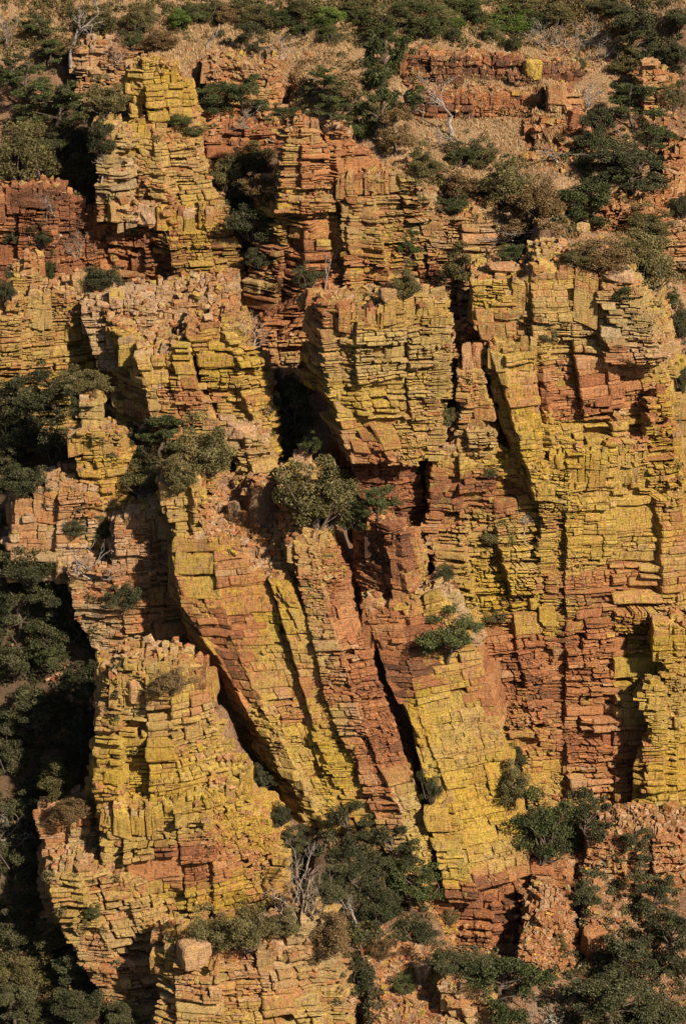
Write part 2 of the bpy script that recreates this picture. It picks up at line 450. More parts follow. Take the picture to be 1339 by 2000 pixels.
def mass_root(name, label, cat, px, py, Y, group=None):
    return props(empty(name, at(px, py, Y)), label, cat, group)

# ---------------------------------------------------------------- terrain: one sheet
GP = [  # (photo px, py, distance) points the ground passes through
 (50,1950,264),(50,1700,272),(60,1110,291),(150,1115,290.5),(60,1500,280),(60,1300,288),(70,900,304),(100,780,309),(150,1450,282),(120,1180,289.5),
 (600,1760,263),(480,1500,274),(700,1900,259),(690,1650,268),(560,1950,257),(800,1960,257),(300,1990,255),
 (860,1800,265.5),(1000,1760,267.5),(1120,1750,269),(1250,1800,269),(1100,1950,259.5),(1300,1950,261),(1200,1650,277.5),(1320,1690,279.5),
 (950,1520,283),(1080,1590,281.5),(820,1130,284),(640,1040,285),(350,900,294.5),(470,905,293),(620,930,291),(400,1020,284),(520,1020,283),
 (200,985,291),(90,1010,292),(230,1300,285),(200,1300,285.5),(570,820,303),(640,1000,289),
 (450,600,309),(330,600,310),(80,570,313),(60,640,309),(550,650,312.5),(880,640,300),(900,520,306),(1000,500,306),(1200,480,312),
 (700,560,312),(80,360,326),(130,560,318),(300,580,318),(480,440,323),(480,300,329),(230,150,337),(80,200,337),(100,60,348),(400,180,334),
 (620,200,333),(760,290,325),(900,320,327),(1050,280,333),(950,170,341.2),(950,104,345.5),(1060,172,341.2),(850,168,341.5),(950,245,336.5),(850,245,336),(1000,110,346),(700,60,350),(1000,30,356),(1200,100,352),(1250,250,338),
 (1250,380,324),(1320,600,319),(1330,760,313),(1380,1000,305),(1400,1400,286),(1380,1600,281),(400,60,350),(-60,1500,279),(-60,900,303),(-60,400,324),
 (-60,1900,265),(850,420,318),(1000,400,321),(1100,420,318),
]
GPW = np.array([tuple(at(*g)) for g in GP])
A_ = np.c_[GPW[:, 0], GPW[:, 1], np.ones(len(GPW))]
def plane_z(x, y): return 0.80 * (y - 300) + 29
RES = GPW[:, 2] - plane_z(GPW[:, 0], GPW[:, 1])
SIG = 9.0
def kern(d2): return np.exp(-d2 / (2 * SIG * SIG))
D2 = ((GPW[:, None, :2] - GPW[None, :, :2]) ** 2).sum(-1)
WT = np.linalg.solve(kern(D2) + np.eye(len(GPW)) * .05, RES)
GX0, GX1, GY0, GY1, GS = -75.0, 75.0, 215.0, 400.0, 0.6
gx = np.arange(GX0, GX1 + .01, GS); gy = np.arange(GY0, GY1 + .01, GS)
XX, YY = np.meshgrid(gx, gy)
ZZ = plane_z(XX, YY)
for k in range(len(GPW)):
    ZZ = ZZ + WT[k] * kern((XX - GPW[k, 0]) ** 2 + (YY - GPW[k, 1]) ** 2)
for j in range(len(gy)):
    for i in range(len(gx)):
        x, y = gx[i], gy[j]
        ZZ[j, i] += .9 * nz(x * .12, y * .12, 1) + .45 * nz(x * .35, y * .35, 2) + .25 * nz(x * .9, y * .9, 3)
def ground_z(x, y):
    u = (x - GX0) / GS; v = (y - GY0) / GS
    i = min(max(int(u), 0), len(gx) - 2); j = min(max(int(v), 0), len(gy) - 2); u -= i; v -= j
    return float((ZZ[j, i] * (1 - u) + ZZ[j, i + 1] * u) * (1 - v) + (ZZ[j + 1, i] * (1 - u) + ZZ[j + 1, i + 1] * u) * v)
# stone colour zones (photo px): lichen-free orange stone, strong yellow, dull
STAIN += [
 (560,420,90,190,-.12,.04),(330,310,70,50,-.12,.05),(300,610,150,40,-.1,-.05),(240,1120,110,110,-.2,-.05),(500,1930,170,80,-.12,-.05),(100,1040,110,70,-.2,-.1),(420,1620,80,60,-.1,.0),
 (1140,755,120,62,-.8,.15),(1180,1150,110,50,-.3,.08),(1160,1030,160,90,.2,0),(1100,1350,150,110,-.5,.12),(980,1280,60,80,-.45,.1),(1190,1480,100,90,-.55,.12),
 (940,960,90,40,-.35,.2),(760,980,80,90,-.65,.2),(750,1110,60,70,-.25,.25),(800,1280,80,90,-.6,.3),(700,870,120,40,-.3,.1),
 (440,1270,60,110,-.45,.25),(600,1380,60,60,-.2,.1),(700,1200,60,120,-.4,0),(740,1450,60,150,-.45,.1),(900,1560,110,140,.55,-.1),(860,1440,60,80,.45,0),
 (1150,930,110,70,.35,0),(600,1500,120,80,.35,0),(380,1690,110,45,-.7,.2),(300,1560,110,90,.25,0),(280,1640,90,40,.2,0),(370,790,70,50,-.35,.15),(470,720,70,60,-.05,.1),
 (480,500,60,140,-.05,.1),(330,480,50,90,-.3,.2),(320,180,60,60,.2,.1),(1150,620,140,60,.15,-.1),(990,640,80,40,-.3,.2),(1300,1540,60,90,.35,0),(1280,1330,60,110,.35,0),
 (990,1760,110,60,-.8,.25),(1200,1240,120,50,-.35,.15),(650,330,90,60,-.15,.1),(600,420,90,60,.1,0),(600,560,110,90,-.25,.15),(700,1060,60,40,-.3,.1),(950,1180,110,80,.2,0),
 (760,700,110,90,.2,-.05),(1280,900,60,140,-.1,.1),(90,420,110,80,-.5,.25),
]
# ---------------------------------------------------------------- the rock masses
rp = rock_part
# E: broad upright tower
t = mass_root('rock_tower', 'broad upright yellow rock tower with a flat top, beside the wide cliff', 'rock tower', 740, 900, 292)
rp(t, 'tower_face', [(600,290.5,[(598,7),(628,.5),(700,-.6),(866,0),(868,5)]),(700,290,[(586,8),(640,.5),(700,-.6),(868,0),(870,6)]),(780,289.6,[(590,8),(650,.3),(700,-.4),(864,0),(866,6)]),(893,289,[(655,7),(700,.2),(760,-.3),(858,0),(860,6)])],
   top=[(600,604),(640,592),(700,606),(745,592),(800,590),(866,598)], ext=.6, size=.95, lich=.62, tone=.32, grey=.28, waves=.4, tight=.75, slope=.02, dip=(.0,0), ragged=.6)
rp(t, 'lower_face', [(890,291.5,[(640,6),(690,.8),(760,0),(812,.5)]),(1000,290.8,[(680,6),(712,.6),(780,0),(828,.5)]),(1090,290,[(700,6),(740,.4),(800,0),(840,.5)])],
   size=.8, lich=.2, tone=.55, grey=.1, ext=10)
# F0 + G + F: the wide cliff
c = mass_root('cliff', 'wide tall yellow and orange cliff with a deep slanting crack', 'cliff', 1100, 1500, 281)
rp(c, 'upper_face', [(560,293,[(915,9),(922,1.2),(1035,.8),(1040,0),(1165,0),(1170,.8),(1236,1),(1290,9)]),
                     (700,292,[(935,9),(945,1),(1040,.6),(1048,0),(1180,0),(1200,.3),(1290,1),(1312,9)]),
                     (900,290.5,[(1000,9),(1010,1),(1060,.6),(1085,0),(1200,0),(1225,.3),(1325,1.2),(1345,9)]),
                     (1010,290,[(1040,9),(1050,1),(1080,.5),(1100,0),(1215,0),(1240,.3),(1335,1.2),(1360,9)])],
   top=[(915,562),(935,545),(1030,548),(1034,535),(1050,522),(1160,522),(1168,545),(1175,545),(1236,552),(1250,580),(1290,600)], size=1.05, lich=.62, tone=.36, grey=.2, ext=2, slope=.02, waves=.35, big=.2, tight=.75, dip=(0,0), joints=4.5)
rp(c, 'middle_face', [(905,289.6,[(1048,5),(1052,.8),(1110,0),(1200,.4),(1260,1),(1318,1.6),(1332,8)]),
                      (1060,288.4,[(1046,5),(1056,.4),(1110,0),(1200,.3),(1290,.7),(1328,1.3),(1342,8)]),
                      (1250,286.6,[(1040,5),(1060,.5),(1110,0),(1200,.2),(1290,.7),(1345,1.5),(1360,8)]),
                      (1500,283.4,[(1040,6),(1060,.8),(1110,0),(1200,.3),(1290,.9),(1350,1.5),(1450,5)]),
                      (1590,282,[(1040,6),(1060,.8),(1110,0),(1200,.3),(1290,.9),(1350,1.5),(1450,5)])],
   top=[(1048,925),(1075,885),(1130,880),(1200,870),(1262,872),(1275,800),(1300,760),(1335,900)], size=.85, lich=.56, tone=.42, grey=.12, waves=.5, tight=.8, dip=(-.04,0))
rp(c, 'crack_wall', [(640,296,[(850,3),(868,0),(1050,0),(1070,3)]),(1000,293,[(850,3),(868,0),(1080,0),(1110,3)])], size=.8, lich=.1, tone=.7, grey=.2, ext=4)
rp(c, 'slab_pillar', [(690,291.2,[(950,4),(962,.5),(985,0),(1040,.2),(1045,3)]),(770,290.2,[(975,4),(984,.4),(992,0),(1048,.1),(1052,3)]),(880,289,[(1008,4),(1014,.4),(1020,0),(1056,.1),(1062,3)]),(960,288.4,[(1035,4),(1040,.4),(1044,0),(1070,.1),(1074,3)])],
   top=[(950,690),(990,668),(1045,672)], ext=1, size=1.3, lich=.75, tone=.4, grey=.08, waves=.15, tight=.5)
rp(c, 'narrow_pillar', [(725,291.6,[(892,3),(897,.3),(915,0),(935,.2),(940,3)]),(880,290,[(880,3),(895,.3),(915,0),(965,.2),(985,3)])], ext=.5, size=.75, lich=.5, tone=.4, grey=.3)
rp(c, 'left_face', [(885,290,[(842,6),(846,.6),(900,0),(960,.3),(1020,1),(1050,4)]),(1050,288.4,[(832,6),(840,.6),(900,0),(970,.2),(1035,.8),(1060,4)]),(1200,286.6,[(860,7),(885,.6),(930,0),(1000,.2),(1050,.8),(1075,4)]),
                    (1380,284.4,[(900,7),(948,.6),(980,0),(1030,.2),(1075,.8),(1095,4)]),(1500,282.8,[(930,7),(985,.6),(1020,0),(1060,.2),(1095,.8),(1110,4)])],
   top=[(842,900),(850,880),(900,868),(930,880),(1020,895),(1050,900)], size=.75, lich=.58, tone=.45, grey=.12, waves=.8)
rp(c, 'summit_blocks', [(505,295,[(1040,5),(1046,.5),(1090,0),(1138,.4),(1140,5)]),(545,294.6,[(1036,5),(1042,.5),(1090,0),(1140,.4),(1143,5)])], top=[(1040,500),(1060,492),(1100,497),(1138,508)], size=.7, lich=.6, tone=.3, grey=.25, ext=1)
rp(c, 'ledge_stack', [(545,293,[(1168,4),(1172,.3),(1232,.3),(1236,4)]),(640,291.8,[(1180,4),(1188,.3),(1270,.2),(1290,4)]),(700,291,[(1190,4),(1200,.3),(1290,.2),(1310,4)])], top=[(1168,545),(1180,530),(1232,548)], size=.55, lich=.5, tone=.3, grey=.4, ext=.5, aspect=2.6)
# H: pillar low on the right
t = mass_root('rock_pillar', 'tall yellow pillar cut by the frame edge, at the foot of the wide cliff', 'rock pillar', 1320, 1600, 271)
rp(t, 'pillar_face', [(1235,284,[(1268,4),(1280,.4),(1320,0),(1380,1),(1400,5)]),(1330,283.4,[(1290,4),(1300,.4),(1330,0),(1390,1),(1410,5)]),(1500,281.6,[(1225,5),(1240,.6),(1320,0),(1400,1),(1420,5)]),(1680,279.2,[(1215,5),(1230,.6),(1320,0),(1400,1),(1420,5)])],
   top=[(1268,1255),(1285,1228),(1340,1225),(1400,1235)], size=.85, lich=.75, tone=.45, grey=.12, waves=.8)
rp(t, 'side_pillar', [(1345,282.4,[(1262,3),(1266,.3),(1280,0),(1296,.2),(1298,3)]),(1450,281,[(1262,3),(1268,.3),(1290,0),(1310,.2),(1312,3)])], top=[(1262,1352),(1280,1332),(1296,1345)], size=.8, lich=.85, tone=.4, grey=.1, ext=5)
# I: long leaning slab in the middle
t = mass_root('rock_fin', 'long leaning slab of yellow rock with rubble on its shoulder', 'rock fin', 700, 1600, 270)
rp(t, 'left_slab', [(1090,279.2,[(328,8),(342,.8),(420,.1),(500,.2),(512,5)]),(1180,278.2,[(330,6),(360,1),(430,0),(530,.2),(545,5)]),(1300,276.6,[(372,7),(426,1),(474,0),(574,.2),(590,5)]),
                    (1480,273.4,[(464,7),(530,1),(556,0),(640,.2),(655,5)]),(1625,271,[(540,7),(604,1),(632,0),(690,.2),(700,5)])],
   top=[(328,1100),(345,1065),(400,1045),(440,1065),(480,1110),(512,1130)], size=1.0, lich=.55, tone=.42, grey=.12, waves=.3, joints=6, big=.22, rough=.6, turn=.1, tight=.45, dip=(.06,0), slope=.05)
rp(t, 'middle_slab', [(1130,278.2,[(518,5),(524,.4),(556,.1),(566,4)]),(1300,275.8,[(572,5),(580,.4),(640,0),(652,4)]),(1450,273.3,[(610,5),(620,.4),(700,0),(712,4)]),(1640,270.4,[(690,5),(700,.4),(800,0),(812,4)])],
   top=[(518,1135),(540,1122),(566,1140)], size=1.0, lich=.6, tone=.4, grey=.1, waves=.25, dip=(.06,0), big=.2, rough=.6, joints=6, turn=.1, tight=.45)
rp(t, 'right_slab', [(1050,279,[(560,6),(566,.6),(600,0),(645,.8),(655,6)]),(1200,276.4,[(590,6),(600,.5),(640,0),(692,.8),(702,6)]),(1400,273.2,[(640,6),(650,.5),(700,0),(754,.8),(764,6)]),(1600,270.2,[(720,6),(730,.5),(780,0),(816,.8),(826,6)]),(1780,267.6,[(790,6),(800,.5),(830,0),(866,.8),(878,6)])],
   top=[(560,1060),(600,1040),(668,1048)], size=.75, lich=.42, tone=.38, grey=.3, waves=.25, dip=(.1,0), aspect=1.5, rough=.6, turn=.1, tight=.6)
rp(t, 'summit_knob', [(950,281.5,[(318,6),(326,.6),(372,0),(398,.6),(402,6)]),(1010,280.8,[(320,6),(330,.6),(376,0),(404,.6),(408,6)]),(1080,280,[(328,7),(338,.6),(390,0),(450,.6),(458,6)]),(1110,279.7,[(332,7),(342,.6),(400,0),(470,.6),(480,6)])],
   top=[(318,975),(328,940),(360,930),(385,940),(402,965)], size=.85, lich=.62, tone=.32, grey=.25, ext=2)
rp(t, 'east_knob', [(945,284,[(548,5),(554,.5),(580,0),(606,.5),(610,5)]),(1010,282.6,[(556,5),(562,.5),(590,0),(618,.5),(624,5)]),(1080,281,[(560,5),(566,.5),(600,0),(645,.5),(650,5)])], top=[(548,940),(580,920),(606,935)], size=.8, lich=.58, tone=.32, grey=.3, ext=4)
rp(t, 'rubble_shoulder', [(1075,281.2,[(388,12),(394,.5),(500,0),(604,.5),(610,12)]),(1140,281.5,[(388,12),(394,.5),(500,0),(604,.5),(610,12)])], top=[(388,1075),(440,1090),(520,1098),(610,1045)], size=.75, lich=.15, tone=.2, grey=.4, slope=.42, rough=1.4, ext=3)
# J: fin with square head
t = mass_root('rock_fin', 'leaning rock fin with a square dark-sided head and a bright yellow foot', 'rock fin', 940, 1700, 270)
rp(t, 'square_head', [(1050,277.5,[(690,5),(700,3.6),(782,-.6),(786,-.4),(815,4),(816,6)]),(1180,276.6,[(694,5),(706,3.6),(800,-.6),(806,-.4),(832,4),(834,6)])], top=[(700,1048),(740,1030),(780,1040),(800,1070)], size=.8, lich=.42, tone=.45, grey=.25, ext=1.5, waves=.2, dip=(.03,0), rough=.6, big=.2, tight=.5)
rp(t, 'fin_face', [(1180,276,[(704,6),(714,.5),(770,0),(870,1),(892,6)]),(1300,274.8,[(738,6),(750,.6),(800,0),(930,1),(945,6)]),(1420,273,[(788,6),(800,.6),(830,0),(968,.8),(978,6)]),
                   (1560,270.8,[(828,6),(838,.6),(880,0),(994,.8),(1004,6)]),(1740,267.8,[(874,6),(884,.6),(930,0),(1034,.8),(1046,6)])],
   top=[(700,1180),(820,1178),(850,1160),(880,1185),(895,1240)], size=1.15, lich=.62, tone=.45, grey=.08, waves=.3, dip=(.08,0), ext=.3, big=.22, rough=.55, joints=6, tight=.35)
rp(t, 'loose_flake', [(1600,270,[(822,2),(828,.2),(870,0),(878,2)]),(1680,268.4,[(850,2),(856,.2),(905,0),(915,2)]),(1765,267,[(868,2),(876,.2),(938,0),(945,2)])], size=1.6, lich=.72, tone=.35, grey=.2, waves=.2, ext=.3, big=.3)
rp(t, 'orange_foot', [(1735,269.6,[(878,5),(890,.5),(960,0),(1050,1),(1065,5)]),(1850,268,[(880,5),(890,.5),(960,0),(1080,1),(1095,5)])], size=.9, lich=-.1, tone=.5, grey=.1, ext=6)
rp(t, 'side_shoulder', [(1165,277.8,[(812,3),(820,.4),(850,0),(884,.5),(890,3)]),(1240,277,[(820,3),(828,.4),(860,0),(905,.5),(912,3)])], top=[(812,1165),(850,1148),(884,1160)], size=.5, lich=.35, tone=.15, grey=.5, ext=4)
# C: broad tower left of centre
t = mass_root('rock_tower', 'squat yellow tower split by a black crack, heaped with rubble on top', 'rock tower', 420, 850, 297)
rp(t, 'shaded_flank', [(640,300.5,[(140,10),(150,8),(212,4.5),(262,-.4)]),(700,299,[(160,10),(170,8),(222,4.2),(276,-.6)]),(860,297.5,[(196,10),(206,8),(238,4),(292,-1)])], top=[(150,612),(200,640),(262,690)], size=.9, lich=.4, tone=.45, grey=.5, ext=6, slope=.05)
rp(t, 'left_slab', [(680,297,[(212,7),(216,4.6),(268,0),(362,-.4),(366,4)]),(760,296.2,[(222,7),(228,4.6),(284,0),(386,-.4),(391,4)]),(860,295.2,[(232,7),(240,4.6),(300,0),(420,-.4),(426,4)])],
   top=[(212,660),(268,690),(320,680),(366,672)], size=1.0, lich=.6, tone=.38, grey=.15, waves=.3, dip=(.03,0), slope=.14)
rp(t, 'right_slab', [(650,297.4,[(368,5),(374,.3),(440,0),(474,.8),(484,7)]),(750,296.4,[(394,5),(400,.3),(470,0),(516,1),(524,7)]),(860,295.2,[(430,5),(438,.3),(500,0),(544,1),(552,7)]),(920,294.4,[(450,5),(456,.3),(510,0),(552,1),(560,7)])],
   top=[(368,655),(400,640),(440,632),(480,655)], size=1.0, lich=.62, tone=.42, grey=.12, waves=.35, dip=(.02,0), slope=.14)
rp(t, 'top_ledges', [(625,303,[(150,5),(165,.6),(300,0),(455,.4),(470,5)]),(690,301,[(170,5),(185,.6),(300,0),(470,.4),(480,5)])], top=[(150,610),(230,590),(330,600),(420,585),(455,585)], size=.8, lich=.35, tone=.2, grey=.5, ext=2, slope=.25)
rp(t, 'corner_knob', [(862,291,[(440,3),(446,.4),(480,0),(524,.5),(528,4)]),(930,290,[(456,3),(462,.4),(500,0),(540,.5),(545,4)])], top=[(440,860),(470,838),(500,842),(528,870)], size=.7, lich=.5, tone=.25, grey=.35, ext=3)
# C0: far-left bluff
t = mass_root('rock_bluff', 'low yellow bluff of stacked beds at the frame edge', 'rock bluff', 90, 750, 306)
rp(t, 'bluff_face', [(590,305,[(-60,5),(-50,0),(40,-.2),(130,.2),(178,1.5),(184,6)]),(760,303.5,[(-60,5),(-50,0),(40,-.2),(130,.2),(190,1.5),(196,6)])], top=[(-60,600),(0,612),(30,585),(60,572),(172,566),(180,600)], size=.8, lich=.6, tone=.42, grey=.25, slope=.03, waves=.9)
rp(t, 'bluff_knob', [(515,308,[(30,3),(36,.3),(60,0),(84,.4),(88,3)]),(580,307,[(28,3),(34,.3),(60,0),(88,.4),(90,3)])], top=[(30,520),(50,504),(84,512)], size=.75, lich=.45, tone=.4, grey=.3, ext=3)
# D: slender stack and its ridge
t = mass_root('rock_stack', 'slender stack of balanced yellow blocks on a dark ridge', 'rock stack', 205, 970, 291)
rp(t, 'stack_top', [(778,291.2,[(156,2),(160,.3),(182,0),(199,.4),(201,2)]),(850,290.6,[(158,2.2),(163,.3),(185,0),(210,.4),(212,2.2)])], top=[(153,785),(170,770),(205,770)], size=1.1, lich=.66, tone=.35, grey=.1, ext=.6, waves=.4, rough=1.3)
rp(t, 'stack_base', [(850,290.2,[(136,3.5),(140,.4),(180,0),(224,.5),(242,3)]),(900,289.8,[(140,3.5),(146,.4),(190,0),(252,.5),(268,4)]),(975,289.4,[(160,3.5),(168,.4),(200,0),(250,.5),(256,4)])], top=[(136,860),(160,838),(215,835),(240,860)], size=1.0, lich=.55, tone=.42, grey=.15, ext=5, rough=1.4)
rp(t, 'stepped_ridge', [(960,289.2,[(15,5),(22,.5),(120,0),(250,.6),(256,5)]),(1110,287.4,[(15,5),(25,.5),(110,0),(250,.6),(260,5)])], top=[(15,1000),(60,965),(100,940),(190,950),(250,985)], size=.95, lich=.4, tone=.25, grey=.4, rough=1.2, slope=.05, ext=1.5)
# M: ledgy buttress behind the long slab
t = mass_root('rock_buttress', 'dull grey-green buttress of thin ledges in shade behind the long slab', 'rock buttress', 260, 1280, 286)
rp(t, 'buttress_face', [(1120,284.5,[(130,5),(136,.4),(220,0),(330,1.2),(420,3)]),(1200,283.8,[(140,5),(150,.4),(240,0),(350,1.2),(440,3)]),(1290,283,[(180,5),(192,.4),(260,0),(370,1.2),(460,3)])], top=[(130,1125),(160,1108),(225,1110),(270,1085),(420,1080)], size=.62, lich=.4, tone=.35, grey=.8, aspect=2.6, slope=.05)
rp(t, 'upper_ledges', [(1020,285.5,[(222,5),(228,.4),(290,0),(340,.5),(350,5)]),(1110,284.8,[(226,5),(232,.4),(290,0),(350,.5),(360,5)])], top=[(222,1030),(260,1005),(330,985)], size=.8, lich=.35, tone=.25, grey=.6, slope=.05)
# K: near-left tower
t = mass_root('rock_tower', 'massive blocky tower of dipping yellow beds nearest the camera', 'rock tower', 380, 1800, 264)
rp(t, 'tower_face', [(1335,268.5,[(198,7),(204,1),(235,.1),(330,-.3),(398,.5),(408,6)]),(1450,267.5,[(186,7),(192,1),(235,.1),(340,-.3),(424,.5),(434,6)]),(1580,266,[(186,7),(192,1),(236,0),(360,-.3),(462,.6),(472,6)])],
   top=[(198,1325),(240,1302),(340,1300),(370,1325),(418,1350)], size=1.0, lich=.6, tone=.4, grey=.2, waves=.5, dip=(.10,0), ext=1.5)
rp(t, 'broad_waist', [(1570,264.6,[(188,6),(194,.8),(240,0),(400,-.3),(482,.9),(494,6)]),(1660,263.6,[(192,6),(198,.8),(245,0),(420,-.3),(524,.9),(538,6)]),(1740,262.6,[(216,6),(224,.8),(262,0),(420,-.2),(556,.9),(570,6)]),(1825,261.6,[(275,6),(284,.8),(306,0),(420,0),(570,1.4),(590,6)])],
   top=[(188,1600),(240,1585),(330,1570),(420,1545),(480,1545),(494,1590)], size=.85, lich=.62, tone=.42, grey=.15, waves=.6, dip=(.16,0), ext=.3, slope=.12)
rp(t, 'side_ledges', [(1680,262.6,[(85,6),(92,.6),(150,0),(230,.6),(330,2)]),(1800,261.2,[(120,6),(130,.6),(190,0),(260,.6),(400,2)]),(1900,259.6,[(170,6),(182,.6),(230,0),(300,.6),(430,2)]),(2000,257.6,[(200,6),(212,.6),(260,0),(320,.6),(440,2)])],
   top=[(85,1705),(130,1690),(200,1700),(330,1720)], size=.6, lich=.5, tone=.38, grey=.45, waves=.6, dip=(.08,0), aspect=2.4)
rp(t, 'back_ledges', [(1600,268,[(78,6),(84,.5),(140,0),(200,.8),(210,5)]),(1700,266.8,[(84,6),(92,.5),(140,0),(210,.8),(220,5)])], top=[(78,1610),(130,1588),(200,1592)], size=.65, lich=.35, tone=.3, grey=.7, ext=8)
# L: lowest outcrop
t = mass_root('rock_outcrop', 'low pale outcrop of big broken blocks at the bottom edge', 'rock outcrop', 500, 1990, 254)
rp(t, 'outcrop_face', [(1850,254.5,[(300,6),(306,1),(345,-.4),(420,-.6),(560,-.2),(640,1),(655,5)]),(1950,253,[(304,6),(312,1),(350,-.4),(430,-.8),(570,-.2),(660,1),(675,5)]),(2080,251,[(310,6),(320,1),(360,-.4),(440,-.8),(580,-.2),(680,1),(695,5)])],
   top=[(300,1875),(340,1850),(380,1862),(470,1850),(560,1838),(620,1812),(655,1850)], size=.8, lich=.55, tone=.35, grey=.4, waves=.7, rough=1.1, slope=.12, dip=(-.04,0), aspect=2.2)
# A: upper-left towers
t = mass_root('rock_pinnacle', 'small square yellow pinnacle high on the slope', 'rock pinnacle', 310, 235, 327)
rp(t, 'pinnacle_face', [(140,327,[(246,4),(252,.6),(280,0),(344,.3),(352,4)]),(240,325.5,[(252,4),(260,.6),(290,0),(380,.3),(392,4)])], top=[(246,135),(262,122),(290,112),(340,132)], size=1.2, lich=.6, tone=.42, grey=.12, ext=5, waves=.4)
t = mass_root('rock_tower', 'ragged tower widening downslope, sunlit yellow beside a dark flank', 'rock tower', 400, 570, 319)
rp(t, 'upper_tier', [(245,324,[(252,5),(258,.6),(300,0),(352,.6),(400,4)]),(330,322.6,[(268,5),(276,.8),(310,0),(400,.8),(412,5)]),(420,321,[(310,5),(320,.8),(345,0),(430,.8),(442,5)])],
   top=[(252,245),(300,235),(352,262),(400,300)], size=.75, lich=.55, tone=.42, grey=.2, ext=2, dip=(.02,0))
rp(t, 'lower_tier', [(410,320,[(232,8),(240,6),(318,0),(432,.4),(440,5)]),(490,319,[(238,8),(248,6),(334,0),(462,.4),(470,5)]),(585,318,[(244,8),(256,6),(352,0),(488,.4),(500,5)])],
   top=[(236,420),(318,412),(440,400)], size=.75, lich=.6, tone=.45, grey=.12, ext=6, waves=.5, dip=(.03,0))
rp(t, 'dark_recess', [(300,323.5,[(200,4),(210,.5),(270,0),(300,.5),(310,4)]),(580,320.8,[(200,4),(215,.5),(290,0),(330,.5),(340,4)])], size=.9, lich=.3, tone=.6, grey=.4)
t = mass_root('rock_pillar', 'smooth grey-green pillar standing against the ragged tower', 'rock pillar', 230, 430, 321)
rp(t, 'pillar_face', [(240,321.6,[(184,4),(188,.5),(215,0),(244,.4),(258,3.6)]),(330,320.8,[(186,4),(190,.5),(215,0),(252,.6),(300,3.8)]),(425,320,[(188,4),(194,.5),(215,0),(262,.6),(300,3.8)])], top=[(184,250),(200,232),(222,236),(250,262)], size=1.1, lich=.62, tone=.45, grey=.6, ext=.4, waves=.4, big=.2)
rp(t, 'jutting_shelf', [(405,319.6,[(230,3),(236,.3),(270,0),(300,.3),(305,3)]),(425,319.5,[(236,3),(240,.3),(270,0),(300,.3),(305,3)])], size=1.0, lich=.3, tone=.1, grey=.5, ext=.4)
# A4: shaded cliff at the upper left edge
t = mass_root('cliff', 'dark red shaded cliff band under trees at the frame edge', 'cliff', 80, 550, 320)
rp(t, 'cliff_face', [(375,321.5,[(-70,5),(-60,0),(40,.2),(110,-.2),(210,1)]),(560,319.5,[(-70,5),(-60,0),(40,.2),(110,-.2),(240,1)])], top=[(-70,390),(30,362),(110,362),(160,400),(210,460)], size=.75, lich=.15, tone=.6, grey=.4, slope=.05, waves=.8)
# B: upper middle tower
t = mass_root('rock_tower', 'dark-based tower with narrow upright columns, in the upper middle', 'rock tower', 620, 630, 314)
rp(t, 'left_column', [(245,316.5,[(558,4),(563,.4),(590,0),(620,.5),(624,4)]),(300,316,[(556,4),(561,.4),(590,0),(640,.4),(648,4)]),(380,315.2,[(545,5),(551,.5),(590,0),(650,.4),(655,4)])], top=[(558,250),(580,232),(620,238)], size=.65, lich=.5, tone=.42, grey=.35, ext=2)
rp(t, 'right_column', [(240,317.5,[(634,3),(638,.3),(655,0),(684,.3),(686,3)]),(320,316.6,[(634,3),(638,.3),(660,0),(735,.5),(742,5)])], top=[(634,248),(660,238),(682,262),(700,290),(742,320)], size=.85, lich=.2, tone=.35, grey=.4, ext=3)
rp(t, 'broad_ledges', [(335,315.2,[(648,4),(655,.5),(720,0),(815,.8),(822,6)]),(450,314.2,[(660,4),(668,.5),(740,0),(845,.8),(855,6)]),(560,313.4,[(668,4),(678,.5),(760,0),(870,.8),(880,6)])], top=[(648,340),(730,338),(780,335),(822,350)], size=.62, lich=.5, tone=.42, grey=.35, ext=5, aspect=2.4, waves=.9)
rp(t, 'shaded_face', [(370,316.2,[(512,7),(524,4.5),(600,0),(672,.6),(690,4)]),(480,315.2,[(502,8),(512,5),(600,0),(672,.9),(690,4)]),(640,313.2,[(474,8),(484,5),(590,0),(680,.9),(700,4)])], size=.65, lich=.45, tone=.45, grey=.4, aspect=2.4, waves=.8)
rp(t, 'foot_ledges', [(560,312.6,[(610,5),(620,.6),(720,0),(860,.4),(880,5)]),(650,311.4,[(480,5),(490,.6),(600,0),(860,.4),(880,5)]),(720,310,[(490,5),(500,.6),(600,0),(860,.4),(880,5)])], top=[(610,575),(700,565),(860,560)], size=.6, lich=.3, tone=.4, grey=.4, aspect=2.4)
# B3: low bedded cliff
t = mass_root('ledge', 'low row of thin grey ledges under the brushy slope', 'rock ledge', 900, 500, 313)
rp(t, 'ledge_face', [(425,316,[(820,4),(830,.5),(900,0),(985,.5),(995,4)]),(550,313,[(830,4),(840,.5),(900,0),(990,.5),(1000,4)])], top=[(820,450),(880,418),(960,418),(995,440)], size=.62, lich=.35, tone=.35, grey=.4, aspect=2.5, slope=.06)
